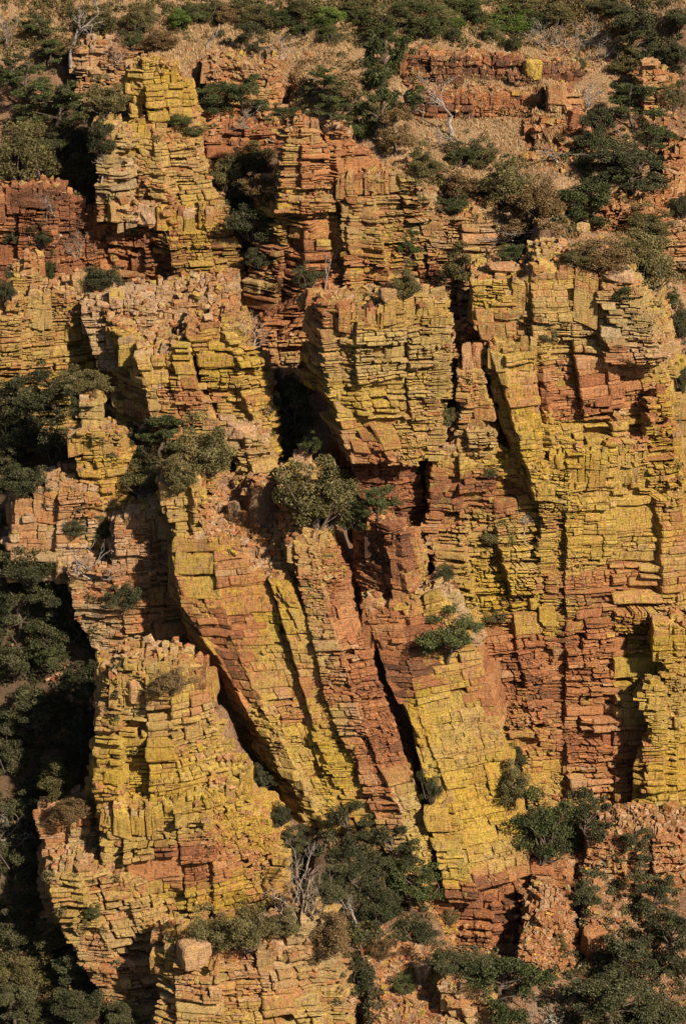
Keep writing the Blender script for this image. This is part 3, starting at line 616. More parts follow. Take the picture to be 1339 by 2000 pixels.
# hillside ledges
def ledge(label, rows, top=None, parts='ledge_face', **k):
    r_ = rows[-1]; px = (r_[2][0][0] + r_[2][-1][0]) / 2
    t = mass_root('ledge', label, 'rock ledge', px, r_[0], r_[1], 'ledges on the hillside')
    rp(t, parts, rows, top, **k)
ledge('long dark red ledge under the grassy brow', [(112,343.5,[(780,2.2),(788,.4),(900,0),(1040,.3),(1110,.8),(1130,2.4)]),(156,342.6,[(780,2.2),(790,.4),(900,0),(1040,.3),(1110,.8),(1130,2.4)])], top=[(780,104),(860,108),(980,116),(1130,138)], size=1.2, lich=-.4, tone=.9, grey=.3, ext=1.5, slope=.1, ragged=.3, aspect=.8, turn=.06)
ledge('second red ledge, just below the long dark one', [(184,339.5,[(804,2.2),(812,.4),(920,0),(1060,.3),(1075,2.4)]),(232,338.4,[(804,2.2),(812,.4),(920,0),(1060,.3),(1080,2.4)])], top=[(804,176),(900,182),(1075,190)], size=1.3, lich=-.4, tone=.72, grey=.3, ext=1.5, slope=.1, ragged=.3, aspect=.8, turn=.06)
ledge('pale green-grey blocky outcrop at the end of the second red ledge', [(185,336.5,[(1064,4),(1070,.5),(1100,0),(1130,.4),(1136,4)]),(285,334,[(1080,4),(1088,.5),(1110,0),(1142,.4),(1150,4)])], top=[(1064,200),(1080,180),(1120,178),(1136,215)], size=1.3, lich=.5, tone=.4, grey=.85, ext=3)
ledge('broken outcrop of pale blocks beneath a small pine', [(120,336,[(395,4),(402,.4),(470,0),(545,.3),(552,4)]),(225,334,[(400,4),(408,.4),(500,0),(548,.3),(556,4)])], top=[(395,130),(440,112),(500,125),(552,112)], size=1.1, lich=.25, tone=.4, grey=.4, ext=4, slope=.1)
ledge('grey shattered outcrop among trees near the top edge', [(100,340,[(140,4),(148,.4),(200,0),(250,.4),(258,4)]),(220,337,[(140,4),(150,.4),(200,0),(256,.4),(262,4)])], top=[(140,110),(180,85),(240,98)], size=.9, lich=.3, tone=.3, grey=.8, ext=4, slope=.1, rough=1.5)
ledge('dark red bank between the pinnacle and the columned tower', [(215,330,[(400,4),(408,.4),(480,0),(560,.3),(566,4)]),(300,328,[(400,4),(408,.4),(480,0),(560,.3),(566,4)])], top=[(400,235),(470,245),(566,240)], size=.9, lich=-.1, tone=.6, grey=.4, ext=4, slope=.2)
ledge('upright pale blocks by the high corner trees', [(140,342,[(1250,3),(1256,.3),(1280,0),(1300,.3),(1306,3)]),(195,340,[(1250,3),(1258,.3),(1280,0),(1306,.3),(1310,3)])], top=[(1250,140),(1275,122),(1306,150)], size=1.2, lich=.2, tone=.3, grey=.4, ext=3)
ledge('thin orange ledge above the wide cliff', [(392,322,[(1175,4),(1182,.4),(1240,0),(1300,.3),(1340,2)]),(455,320,[(1120,4),(1130,.4),(1240,0),(1300,.3),(1360,2)])], top=[(1120,430),(1175,400),(1260,385),(1300,360),(1340,345)], size=.6, lich=.05, tone=.4, grey=.4, ext=4, slope=.2, aspect=2.2)
ledge('dark jumbled rocks beside a fallen dead tree', [(240,334,[(1020,3),(1028,.3),(1070,0),(1140,.3),(1148,3)]),(300,331,[(1040,3),(1050,.3),(1100,0),(1160,.3),(1168,3)])], top=[(1020,262),(1060,238),(1140,262)], size=.9, lich=-.1, tone=.65, grey=.4, ext=3, slope=.2, rough=1.6)
ledge('red broken steps along the frame edge above the pillar', [(300,330,[(1290,4),(1298,.3),(1330,0),(1400,.3),(1410,4)]),(420,327,[(1280,4),(1290,.3),(1330,0),(1400,.3),(1410,4)])], top=[(1290,310),(1340,290),(1410,280)], size=.8, lich=.15, tone=.4, grey=.5, ext=4, slope=.2)
ledge('stepped tan outcrop below the orange foot', [(1770,266.5,[(1020,3),(1030,.4),(1060,0),(1090,.3),(1100,3)]),(1900,263,[(1000,3),(1010,.4),(1050,0),(1120,.3),(1130,3)])], top=[(1020,1790),(1060,1760),(1116,1790)], size=.5, lich=-.05, tone=.3, grey=.4, ext=2, slope=.3, rough=1.2, ragged=.5)
ledge('dark split block at the right foot of the fin', [(1688,270.5,[(1034,3),(1040,.3),(1075,0),(1100,.3),(1106,3)]),(1750,269.5,[(1034,3),(1040,.3),(1080,0),(1112,.3),(1118,3)])], top=[(1034,1695),(1060,1680),(1100,1690)], size=.9, lich=.2, tone=.5, grey=.7, ext=4)
ledge('grey bedded ledges beneath the tall yellow pillar', [(1640,274,[(1140,4),(1150,.4),(1220,0),(1330,.3),(1400,4)]),(1690,273,[(1140,4),(1150,.4),(1220,0),(1330,.3),(1400,4)])], top=[(1140,1650),(1200,1625),(1400,1640)], size=.42, lich=.1, tone=.35, grey=.5, ext=2, aspect=2.3, slope=.3)
ledge('low yellow boulder pile in the scree at the bottom edge', [(1925,255.5,[(858,3),(864,.3),(900,0),(960,.4),(968,3)]),(2010,254,[(868,3),(876,.3),(910,0),(965,.4),(972,3)])], top=[(858,1928),(880,1912),(940,1925),(968,1945)], size=1.1, lich=.35, tone=.2, grey=.4, ext=4, rough=1.4)

# ---------------------------------------------------------------- ground sheet, cut down where the rock masses stand
for pl_, zb, reach in BASES:
    xa, xb = pl_[:, 0].min() - .5, pl_[:, 0].max() + .5; yb_ = pl_[:, 1].max()
    for i in range(max(0, int((xa - GX0) / GS)), min(len(gx), int((xb - GX0) / GS) + 2)):
        x = gx[i]; yf = min(np.interp(x, pl_[k:k + 2, 0], pl_[k:k + 2, 1]) for k in range(len(pl_) - 1) if pl_[k][0] - .6 <= x <= pl_[k + 1][0] + .6 or len(pl_) < 3) if any(pl_[k][0] - .6 <= x <= pl_[k + 1][0] + .6 for k in range(len(pl_) - 1)) else pl_[:, 1].min()
        for j in range(len(gy)):
            y = gy[j]
            if y < yf - reach or y > max(yf + 1.0, min(yb_, yf + 4)): continue
            cap = zb + .12 + (.26 * (yf - y) if y < yf else 0)
            if ZZ[j, i] > cap: ZZ[j, i] = cap - .2 + .35 * nz(x * .6, y * .6, 8)
for _ in range(2):
    ZZ[1:-1, 1:-1] = (ZZ[1:-1, 1:-1] * 2 + ZZ[:-2, 1:-1] + ZZ[2:, 1:-1] + ZZ[1:-1, :-2] + ZZ[1:-1, 2:]) / 6
# where the slope is grassy (r) and where it is dark leaf litter (g): photo px, py, rx, ry
GRASSY = [(670,10,700,50),(750,90,420,70),(480,100,200,60),(30,60,120,60),(900,240,190,120),(1000,330,200,110),(1130,150,140,90),(1200,400,80,80),(1290,600,60,60)]
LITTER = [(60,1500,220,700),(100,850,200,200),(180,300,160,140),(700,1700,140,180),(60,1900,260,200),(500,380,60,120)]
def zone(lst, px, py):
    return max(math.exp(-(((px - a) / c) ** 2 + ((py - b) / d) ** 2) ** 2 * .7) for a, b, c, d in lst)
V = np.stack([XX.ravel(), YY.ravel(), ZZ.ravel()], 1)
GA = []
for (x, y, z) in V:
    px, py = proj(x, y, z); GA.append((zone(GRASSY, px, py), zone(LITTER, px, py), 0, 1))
nx, ny = len(gx), len(gy)
ii = (np.arange(ny - 1)[:, None] * nx + np.arange(nx - 1)[None]).ravel()
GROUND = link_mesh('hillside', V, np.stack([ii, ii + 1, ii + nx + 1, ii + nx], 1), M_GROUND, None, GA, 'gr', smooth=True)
props(GROUND, 'steep canyon hillside of tan grass, red soil and scree', None, None, 'structure')
# the land beyond, far outside the frame, so nothing ends in a void
bx = [-700, GX0 + 1, GX1 - 1, 700]; by = [60, GY0 + 1, GY1 - 1, 950]
far = [(x, y, plane_z(x, y) - 1.0 - (0 if 0 < a < 3 and 0 < b < 3 else 4)) for b, y in enumerate(by) for a, x in enumerate(bx)]
ff = [(b * 4 + a, b * 4 + a + 1, b * 4 + a + 5, b * 4 + a + 4) for b in range(3) for a in range(3) if not (a == 1 and b == 1)]
props(link_mesh('terrain', far, ff, M_GROUND, None, [(0, .4, 0, 1)] * 16, 'gr'), 'wide canyon terrain around the cliffs', None, None, 'structure')


# ---------------------------------------------------------------- what stands on what: rays against the built rock and ground
def bvh_of(objs):
    vs = []; fs = []
    for o in objs:
        me = o.data; M = o.matrix_world; n0 = len(vs)
        co = np.empty(len(me.vertices) * 3, dtype=np.float32); me.vertices.foreach_get('co', co); co = co.reshape(-1, 3)
        off = Vector(o.location) + (Vector(o.parent.location) if o.parent else Vector())
        co = co + np.array(off)
        vs.extend(map(tuple, co.tolist()))
        lv = np.empty(len(me.loops), dtype=np.int32); me.loops.foreach_get('vertex_index', lv)
        fs.extend(map(tuple, (lv.reshape(-1, 4) + n0).tolist()))
    return BVHTree.FromPolygons(vs, fs)
ROCKS = [o for o in C.objects if o.type == 'MESH' and o.data.materials[0] == M_ROCK]
BV_ALL = bvh_of(ROCKS + [GROUND]); BV_GND = bvh_of([GROUND])
EYE = Vector((0, 0, CAMZ))
def hit(px, py, ground=False):
    d = (at(px, py, 300) - EYE).normalized()
    r = (BV_GND if ground else BV_ALL).ray_cast(EYE, d)
    return (r[0], r[1]) if r[0] is not None else (at(px, py, 300), Vector((0, 0, 1)))

# ---------------------------------------------------------------- loose stone
class Stones:
    F = np.array([[0, 3, 2, 1], [4, 5, 6, 7], [0, 1, 5, 4], [1, 2, 6, 5], [2, 3, 7, 6], [3, 0, 4, 7]])
    def __init__(s): s.v = []; s.a = []
    def add(s, p, size, lich=.0, tone=.2, grey=.5, tilt=1.0, asp=None):
        e = np.array(asp or (1, R.uniform(.55, .95), R.uniform(.3, .75))) * size * .5
        c = np.array([(-1, -1, -1), (1, -1, -1), (1, 1, -1), (-1, 1, -1), (-1, -1, 1), (1, -1, 1), (1, 1, 1), (-1, 1, 1)]) * e
        c = c + NR.uniform(-.3, .3, (8, 3)) * e
        if R.random() < .5: c[R.choice((4, 5, 6, 7))] *= .45
        q = Matrix.Rotation(R.uniform(0, 6.3), 3, 'Z') @ Matrix.Rotation(R.gauss(0, .45) * tilt, 3, 'X') @ Matrix.Rotation(R.gauss(0, .45) * tilt, 3, 'Y')
        c = c @ np.array(q).T + np.array(p)
        s.v.append(c); s.a.append((lich + R.gauss(0, .25), R.random(), tone + R.gauss(0, .2), min(1, max(0, grey + R.gauss(0, .3)))))
    def build(s, name, label):
        n = len(s.v); F_ = (s.F[None] + (np.arange(n) * 8)[:, None, None]).reshape(-1, 4)
        return props(link_mesh(name, np.vstack(s.v), F_, M_ROCK, None, np.repeat(np.array(s.a), 8, axis=0)), label, 'loose stone', None, 'stuff')
S = Stones()
for m in MASSES:                                 # on the tops of the rock masses
    (xa, xb), (ya, yb) = m['x'], m['y']
    n = int((xb - xa) * (yb - ya) * 2.2)
    for _ in range(n):
        x, y = R.uniform(xa, xb), R.uniform(ya, yb)
        if not m['inside'](x, y): continue
        r = BV_ALL.ray_cast(Vector((x, y, m['T'](x, y) + 4)), Vector((0, 0, -1)))
        if r[0] is None or r[0].z < m['T'](x, y) - 2.5 or r[1].z < .5: continue
        sz = .12 + .85 * R.random() ** 4.0
        S.add(r[0] + Vector((0, 0, sz * .1)), sz, .3, .34, .35)
props(S.build('rubble', 'loose angular rubble lying on the tops of the rock masses'))
SCREE = [(490,1010,95,80,1300,1.0),(1150,1600,110,60,500,.7),(1220,1720,120,80,900,.6),(1100,1850,90,60,600,.6),(930,1845,70,40,300,.6),(560,700,40,60,200,.5),(1000,1000,0,0,0,1),(430,960,40,50,200,.9),(330,620,150,40,500,.8),(250,1600,40,30,60,.6),(800,1930,120,90,900,.9),(760,1850,60,60,250,.7),(1150,1800,170,120,900,.8),
 (1250,1700,110,60,500,.6),(1100,1650,60,50,200,.5),(900,690,30,70,260,.6),(1010,540,60,20,80,.6),(560,1840,90,40,160,1.0),(1300,1880,60,120,300,.6),(140,1370,70,60,200,.7),(40,1850,40,100,160,.6),
 (940,160,170,60,160,.5),(1080,280,70,60,300,.9),(950,320,120,70,160,.4),(1150,80,90,70,500,.7),(1220,330,90,80,200,.5),(430,130,130,40,350,.7),(560,160,90,60,250,.6),(480,250,90,40,250,.7),
 (1310,300,40,120,350,.7),(1310,560,40,120,260,.6),(600,720,90,40,120,.5),(870,560,60,60,160,.5),(90,500,90,50,160,.5),(200,150,80,70,200,.6),(850,400,90,50,220,.5),(1000,1700,60,50,120,.5),
 (60,80,80,60,160,.6),(1240,200,90,60,260,.7),(330,1010,40,40,60,.6),(1200,1640,90,40,250,.5),(820,1120,40,40,80,.4),(700,980,60,50,80,.4),(650,60,500,50,260,.5),(1180,440,90,50,200,.6)]
S = Stones()
for (px, py, rx, ry, n, sc) in SCREE:
    for _ in range(int(n * 1.25)):
        a = R.uniform(0, 6.283); k = math.sqrt(R.random())
        p, nn = hit(px + rx * k * math.cos(a), py + ry * k * math.sin(a))
        if nn.z < .35: continue
        sz = (.10 + .95 * R.random() ** 4.2) * sc + .04
        dark = .1 if px < 220 and py > 700 else 0
        S.add(p + nn * sz * .02, sz, .12, .34 + dark, .35)
for _ in range(9000):                              # thin scatter everywhere there is open ground
    x, y = R.uniform(-42, 44), R.uniform(250, 360); z = ground_z(x, y); px, py = proj(x, y, z)
    if not (-80 < px < 1420 and -40 < py < 2060) or nz(x * .15, y * .15, 6) + R.uniform(-.3, .3) < -.1: continue
    S.add((x, y, z), .08 + .5 * R.random() ** 3.5, .05, .38, .35)
props(S.build('scree', 'pinkish scree and broken stones strewn over the slopes'))

# ---------------------------------------------------------------- single boulders
def boulder(px, py, wd, ht, label, lich=.3, tone=.25, grey=.4, depth=.8, name='boulder'):
    """px, py: the foot of the boulder in the photo"""
    p, _n = hit(px, py); mpp = (p.y * cp - (p.z - CAMZ) * sp) / FPX
    N = 9; V = []; F_ = []
    for ax in range(3):
        for sg in (-1, 1):
            n0 = len(V)
            for i in range(N):
                for j in range(N):
                    q = [0, 0, 0]; q[ax] = sg; q[(ax + 1) % 3] = 2 * i / (N - 1) - 1; q[(ax + 2) % 3] = 2 * j / (N - 1) - 1; V.append(q)
            for i in range(N - 1):
                for j in range(N - 1):
                    a = n0 + i * N + j; f = (a, a + N, a + N + 1, a + 1); F_.append(f if sg > 0 else f[::-1])
    V = np.array(V, float); L = (np.abs(V) ** 7).sum(1) ** (1 / 7); V = V / L[:, None]
    for _ in range(7):                                          # broken flats
        d = NR.normal(size=3) * (1, 1, .6); d /= np.linalg.norm(d); k = NR.uniform(.78, 1.1); t = V @ d - k; V = V - np.where(t > 0, t, 0)[:, None] * d
    V = V * (wd * mpp * .55, wd * mpp * .55 * depth, ht * mpp * .6)
    cz = math.cos(R.uniform(-.5, .5)); sz_ = math.sqrt(1 - cz * cz); V = V @ np.array([[cz, sz_, 0], [-sz_, cz, 0], [0, 0, 1]])
    W_ = V + np.array(p) + (0, wd * mpp * .3 * depth, ht * mpp * .42)
    V = V + (crumple(W_, .8) - W_) + (0, wd * mpp * .3 * depth, ht * mpp * .42)
    o = link_mesh(name, V, np.array(F_), M_ROCK, None, np.tile((lich, R.random(), tone, grey), (len(V), 1)))
    o.location = p; return props(o, label, 'boulder')
boulder(1040, 152, 30, 34, 'lone upright yellow boulder standing on the long dark red ledge', .8, .3, .1)
boulder(158, 572, 34, 38, 'squarish pale boulder perched on the low yellow bluff', .3, .2, .6)
boulder(227, 588, 26, 22, 'small loaf-shaped boulder beside the rubble-heaped split tower', .5, .2, .2)
boulder(757, 588, 30, 24, 'knobby tan boulder on the rim of the broad upright tower', .3, .15, .4)
boulder(978, 532, 50, 14, 'flat pink slab resting at the corner of the wide cliff', -.3, .2, .2, 1.2, 'rock_slab')
boulder(1205, 548, 56, 20, 'pale overhanging flat capstone on the wide cliff beside the summit blocks', .1, .05, .7, 1.1, 'capstone')
boulder(912, 722, 22, 52, 'upright pale slab leaning in the black cleft', .2, .2, .8, .4, 'rock_slab')
boulder(932, 720, 20, 50, 'brown slab leaning against the pale one in the cleft', -.1, .3, .6, .4, 'rock_slab')
boulder(289, 434, 26, 24, 'white-faced boulder on the jutting shelf of the grey-green pillar', -.2, 0, .9)
boulder(470, 852, 56, 20, 'flat pinkish cap rock on the corner knob over the rubble shoulder', -.1, .1, .4, 1.1, 'capstone')
boulder(1136, 458, 24, 22, 'small yellow-topped block at the lower end of the deep green tree', .4, .1, .3)
boulder(1118, 250, 30, 34, 'dark squarish block under the pale green-grey outcrop', -.2, .7, .4)
boulder(1160, 1862, 56, 46, 'large brown wedge of rock in the scree of the tan outcrop', -.2, .4, .3)
boulder(825, 1915, 30, 34, 'pale pointed rock standing out of the near scree', -.4, 0, .8)
boulder(925, 1948, 60, 36, 'broad cracked block crowning the low boulder pile', .4, .15, .5)
boulder(375, 948, 30, 18, 'small cap block on the knob above the long leaning slab', .5, .15, .3)
boulder(270, 1365, 46, 42, 'tilted diamond-shaped block on top of the nearest tower', .3, .2, .3)
boulder(380, 1885, 56, 44, 'big loose block on the shelf of the pale outcrop', .3, .15, .5)
boulder(545, 1862, 50, 30, 'pink slab on the rubbly rim of the pale outcrop', -.3, .1, .3)
boulder(455, 1012, 22, 30, 'pale angular boulder in the rubble of the slab shoulder', -.4, 0, .6)
boulder(478, 1030, 24, 30, 'orange-edged boulder low in the rubble of the slab shoulder', .1, .4, .3)

# ---------------------------------------------------------------- plant materials
def leaf_material(name, c0, c1, c2):
    m, n, l, b = mat(name)
    a = n.new('ShaderNodeAttribute'); a.attribute_name = 'lf'
    sx = n.new('ShaderNodeSeparateColor'); l.new(a.outputs['Color'], sx.inputs[0])
    oi = n.new('ShaderNodeObjectInfo')
    v = mathn(n, l, 'ADD', sx.outputs[0], mathn(n, l, 'MULTIPLY', mathn(n, l, 'SUBTRACT', oi.outputs['Random'], .5), .35), clamp=True)
    l.new(ramp(n, l, v, [(0.0, c0), (.5, c1), (1.0, c2)]), b.inputs['Base Color'])
    b.inputs['Roughness'].default_value = .65; b.inputs['Specular IOR Level'].default_value = .2
    return m
ML = {'olive': leaf_material('olive_leaves', (.04, .036, .012), (.10, .086, .030), (.20, .165, .07)),
      'green': leaf_material('green_leaves', (.020, .026, .009), (.052, .062, .019), (.115, .125, .042)),
      'dark': leaf_material('dark_leaves', (.020, .022, .009), (.050, .052, .021), (.11, .10, .048)),
      'brown': leaf_material('brown_leaves', (.06, .035, .014), (.13, .082, .032), (.22, .15, .07)),
      'bright': leaf_material('bright_leaves', (.03, .05, .008), (.075, .11, .018), (.16, .20, .04))}
def bark(name, c0, c1):
    m, n, l, b = mat(name); g = n.new('ShaderNodeNewGeometry')
    l.new(ramp(n, l, noisen(n, l, g.outputs['Position'], 5, 3, .6, (1, 1, .4)), [(.35, c0), (.65, c1)]), b.inputs['Base Color'])
    b.inputs['Roughness'].default_value = .9; return m
M_BARK = bark('bark', (.045, .03, .02), (.12, .085, .06)); M_DEAD = bark('weathered_wood', (.12, .10, .085), (.31, .265, .225)); M_TWIG = bark('grey_twigs', (.16, .11, .08), (.34, .26, .20))

class Tubes:
    def __init__(s): s.v = []; s.f = []
    def add(s, pts, r0, r1, k=5):
        n0 = len(s.v); m = len(pts)
        for i, p in enumerate(pts):
            d = (pts[min(i + 1, m - 1)] - pts[max(i - 1, 0)]).normalized()
            a = d.orthogonal().normalized(); b = d.cross(a); r = r0 + (r1 - r0) * i / (m - 1)
            for q in range(k):
                t = 6.2832 * q / k; s.v.append(p + a * (r * math.cos(t)) + b * (r * math.sin(t)))
        for i in range(m - 1):
            for q in range(k):
                a_ = n0 + i * k + q; b_ = n0 + i * k + (q + 1) % k; s.f.append((a_, b_, b_ + k, a_ + k))
    def mesh(s, name, m):
        me = bpy.data.meshes.new(name); me.from_pydata([tuple(p) for p in s.v], [], s.f); me.materials.append(m)
        me.polygons.foreach_set('use_smooth', [True] * len(me.polygons)); return me
def limb(T_, a, b, r0, r1, n=5, bend=.12, k=5):
    L = (b - a).length; pts = []; side = Vector((R.gauss(0, 1), R.gauss(0, 1), R.gauss(0, .6))) * L * bend
    for i in range(n):
        t = i / (n - 1); p = a.lerp(b, t) + side * math.sin(t * math.pi) * 1.0
        if 0 < i < n - 1: p = p + Vector((R.gauss(0, 1), R.gauss(0, 1), R.gauss(0, 1))) * L * bend * .3
        pts.append(p)
    T_.add(pts, r0, r1, k); return pts
def leaves_mesh(name, clumps, per, leaf, m, flat=.75, needle=False):
    V = []; A = []
    for (c, r) in clumps:
        n = int(per * (r / .1) ** 2) + 12
        D = NR.normal(size=(n, 3)); D /= np.linalg.norm(D, axis=1, keepdims=True)
        rad = r * NR.uniform(.25, 1.0, (n, 1)) ** .5 * (1 + .3 * vnoise(D * 2.2 + np.array(c) * 3)[:, None])
        P_ = np.array(c) + D * rad * (1, 1, flat)
        A1 = NR.normal(size=(n, 3)) + D * (1.0 if needle else .4); A1 /= np.linalg.norm(A1, axis=1, keepdims=True)
        B1 = np.cross(A1, NR.normal(size=(n, 3))); B1 /= np.linalg.norm(B1, axis=1, keepdims=True) + 1e-6
        sz = leaf * NR.uniform(.6, 1.4, (n, 1)); wd = .28 if needle else .62
        Q = np.stack([P_ - A1 * sz * .5, P_ + B1 * sz * wd * .5, P_ + A1 * sz * .5, P_ - B1 * sz * wd * .5], 1)
        V.append(Q.reshape(-1, 3)); cv = R.uniform(-.2, .2)
        A.append(np.repeat(np.clip(.45 + cv + NR.normal(0, .16, n), 0, 1), 4))
    V = np.vstack(V); A = np.concatenate(A); n = len(V) // 4
    me = bpy.data.meshes.new(name); me.vertices.add(len(V)); me.vertices.foreach_set('co', V.astype(np.float32).ravel())
    me.loops.add(n * 4); me.loops.foreach_set('vertex_index', np.arange(n * 4, dtype=np.int32))
    me.polygons.add(n); me.polygons.foreach_set('loop_start', np.arange(0, n * 4, 4, dtype=np.int32)); me.update(calc_edges=True)
    me.materials.append(m); a = me.attributes.new('lf', 'FLOAT_COLOR', 'POINT')
    a.data.foreach_set('color', np.stack([A, A, A, np.ones_like(A)], 1).astype(np.float32).ravel())
    return me
# prototypes are unit sized: about 1 wide (diameter) and 1 tall
def proto_bush():
    T_ = Tubes(); cl = []
    lob = [(R.uniform(0, 6.28), R.uniform(.75, 1.25)) for _ in range(4)]
    for i in range(R.randint(40, 54)):
        a = R.uniform(0, 6.28); e = math.asin(R.uniform(.0, 1)); k = R.uniform(.55, 1.0) * (1 + .25 * math.sin(2 * a + lob[0][0]) + .18 * math.sin(3 * a + lob[1][0]))
        r = R.uniform(.08, .15)
        x, y, z = math.cos(a) * math.cos(e) * .40 * k, math.sin(a) * math.cos(e) * .40 * k, .16 + math.sin(e) * .68 * k * lob[i % 4][1] * .88
        cl.append(((x, y, z), r))
    for c, r in cl[::2]:
        limb(T_, Vector((R.gauss(0, .03), R.gauss(0, .03), -.06)), Vector(c), .022, .006, 4, .12, 4)
    return T_, cl, dict(per=160, leaf=.029, flat=.8)
def proto_tree():
    T_ = Tubes(); cl = []
    top = Vector((R.gauss(0, .06), R.gauss(0, .06), .62)); tr = limb(T_, Vector((0, 0, -.08)), top, .038, .018, 6, .08, 6)
    for i in range(R.randint(19, 24)):
        a = i * 2.4 + R.uniform(-.4, .4); z = R.uniform(.16, .92); rr = .42 * math.sqrt(max(.05, 1 - ((z - .45) / .55) ** 2)) * R.uniform(.5, 1.05)
        c = Vector((math.cos(a) * rr, math.sin(a) * rr, z)); st = tr[min(5, max(2, int(z * 6)))]
        limb(T_, st, c, .015, .005, 4, .12, 4)
        for q in range(4):
            d = Vector((R.gauss(0, .07), R.gauss(0, .07), R.gauss(0, .04))); cl.append((tuple(c + d), R.uniform(.065, .12)))
    return T_, cl, dict(per=165, leaf=.028, flat=.62)
def proto_pine():
    T_ = Tubes(); cl = []
    top = Vector((R.gauss(0, .05), R.gauss(0, .05), .93)); tr = limb(T_, Vector((0, 0, -.08)), top, .032, .010, 7, .05, 6)
    for i in range(R.randint(12, 16)):
        z = .26 + .69 * (i / 14) + R.uniform(-.03, .03); a = R.uniform(0, 6.28); rr = R.uniform(.2, .46) * (1.25 - z * .75)
        c = Vector((math.cos(a) * rr, math.sin(a) * rr, min(z + .05, 1.0))); st = tr[min(6, int(z * 6.4))]
        limb(T_, st, c, .012, .004, 4, .1, 4)
        for q in range(5):
            d = c.lerp(st, R.uniform(-.05, .5)) + Vector((R.gauss(0, .06), R.gauss(0, .06), R.gauss(0, .018))); cl.append((tuple(d), R.uniform(.06, .10)))
    return T_, cl, dict(per=130, leaf=.046, flat=.45, needle=True)
def proto_conifer():
    T_ = Tubes(); cl = []
    limb(T_, Vector((0, 0, -.08)), Vector((0, 0, .97)), .03, .006, 6, .02, 6)
    for i in range(46):
        z = .1 + .88 * (i / 46); a = i * 2.4; rr = .42 * (1.04 - z) * R.uniform(.55, 1.05)
        c = Vector((math.cos(a) * rr, math.sin(a) * rr, z - .03)); T_.add([Vector((0, 0, z)), c], .008, .003, 4); cl.append((tuple(c), .055 + .06 * (1 - z)))
    return T_, cl, dict(per=120, leaf=.045, flat=.7, needle=True)
def dead_mesh(spread=.5, lean=.15, levels=4, name='trunk', m=None, multi=1, r0=.026):
    T_ = Tubes()
    def br(p, d, L, r, lv):
        q = p + d * L; pts = limb(T_, p, q, r, r * .55, 5, .11, 4)
        if lv == 0: return
        for _ in range(R.randint(2, 3) if lv > 1 else 3):
            s_ = pts[R.randint(2, 4)]
            nd = (d + Vector((R.gauss(0, spread), R.gauss(0, spread), R.gauss(0, spread * .55) + .05))).normalized()
            br(s_, nd, L * R.uniform(.5, .82), r * .58, lv - 1)
    for k in range(multi):
        d = Vector((R.gauss(0, lean), R.gauss(0, lean), 1)).normalized() if multi == 1 else Vector((R.gauss(0, .6), R.gauss(0, .6), .8)).normalized()
        br(Vector((0, 0, -.06)), d, .38 if multi == 1 else .34, r0 if multi == 1 else .014, levels)
    return T_.mesh(name, m or M_DEAD)
PROTO = {}
def make_proto(kind, hue, nvar):
    fn = {'bush': proto_bush, 'tree': proto_tree, 'pine': proto_pine, 'conifer': proto_conifer}[kind]
    for k in range(nvar):
        T_, cl, kw = fn(); PROTO.setdefault((kind, hue), []).append((T_.mesh('trunk', M_BARK), leaves_mesh('crown', cl, m=ML[hue], **kw)))
for hue in ('olive', 'green', 'dark', 'brown', 'bright'): make_proto('bush', hue, 3 if hue != 'bright' else 2)
make_proto('tree', 'green', 3); make_proto('tree', 'dark', 3); make_proto('tree', 'olive', 2); make_proto('pine', 'green', 3); make_proto('pine', 'dark', 2); make_proto('conifer', 'dark', 1); make_proto('tree','brown',1)
DEADS = [dead_mesh(.55, .25, 5), dead_mesh(.7, .5, 5), dead_mesh(.45, .15, 5), dead_mesh(.8, .3, 5)]
SNAG = [dead_mesh(.3, .3, 1), dead_mesh(.35, .1, 2)]
BRUSH = [dead_mesh(.6, .2, 3, 'twigs', M_TWIG, 7), dead_mesh(.7, .2, 3, 'twigs', M_TWIG, 8)]
BRUSHG = [dead_mesh(.6, .2, 3, 'twigs', M_DEAD, 6), dead_mesh(.7, .2, 3, 'twigs', M_DEAD, 6)]
KINDS = {'bush': ('shrub', 'shrub'), 'tree': ('juniper_tree', 'tree'), 'pine': ('pine_tree', 'tree'), 'conifer': ('conifer_tree', 'tree'),
         'dead': ('dead_tree', 'dead tree'), 'snag': ('dead_snag', 'dead tree'), 'brush': ('bare_shrub', 'shrub'), 'gbrush': ('bare_shrub', 'shrub')}
def plant(code, px, py, wd, ht, label, group=None):
    """px, py: where the foot meets the ground in the photo; wd, ht: size there in photo px"""
    ground = code.endswith('*'); code = code.rstrip('*'); kind, _, hue = code.partition(' ')
    p, n = hit(px, py, ground)
    d = p.y * cp - (p.z - CAMZ) * sp; mpp = d / FPX
    name, cat = KINDS[kind]
    gk = 1.0 if py > 1550 else 1.1; sx = wd * mpp * 1.12 * gk; sz = ht * mpp * 1.02 * gk
    if kind in ('dead', 'snag', 'brush', 'gbrush'):
        me = R.choice({'dead': DEADS, 'snag': SNAG, 'brush': BRUSH, 'gbrush': BRUSHG}[kind])
        o = bpy.data.objects.new(name, me); C.objects.link(o)
        ext = np.array([v.co[:] for v in me.vertices]) if me not in EXT else None
        if ext is not None: EXT[me] = ((np.ptp(ext[:, 0]) + np.ptp(ext[:, 1])) / 2, ext[:, 2].max())
        o.location = p; o.scale = (sx / EXT[me][0], sx / EXT[me][0], sz / EXT[me][1]); o.rotation_euler = (0, 0, R.uniform(0, 6.28))
        props(o, label, cat, group); return o
    root = empty(name, p); root.scale = (sx, sx, sz); root.rotation_euler = (0, 0, R.uniform(0, 6.28)); props(root, label, cat, group)
    for me, nm in zip(R.choice(PROTO[(kind, hue)]), ('trunk', 'crown')):
        c = bpy.data.objects.new(nm, me); C.objects.link(c); c.parent = root
    return root
EXT = {}
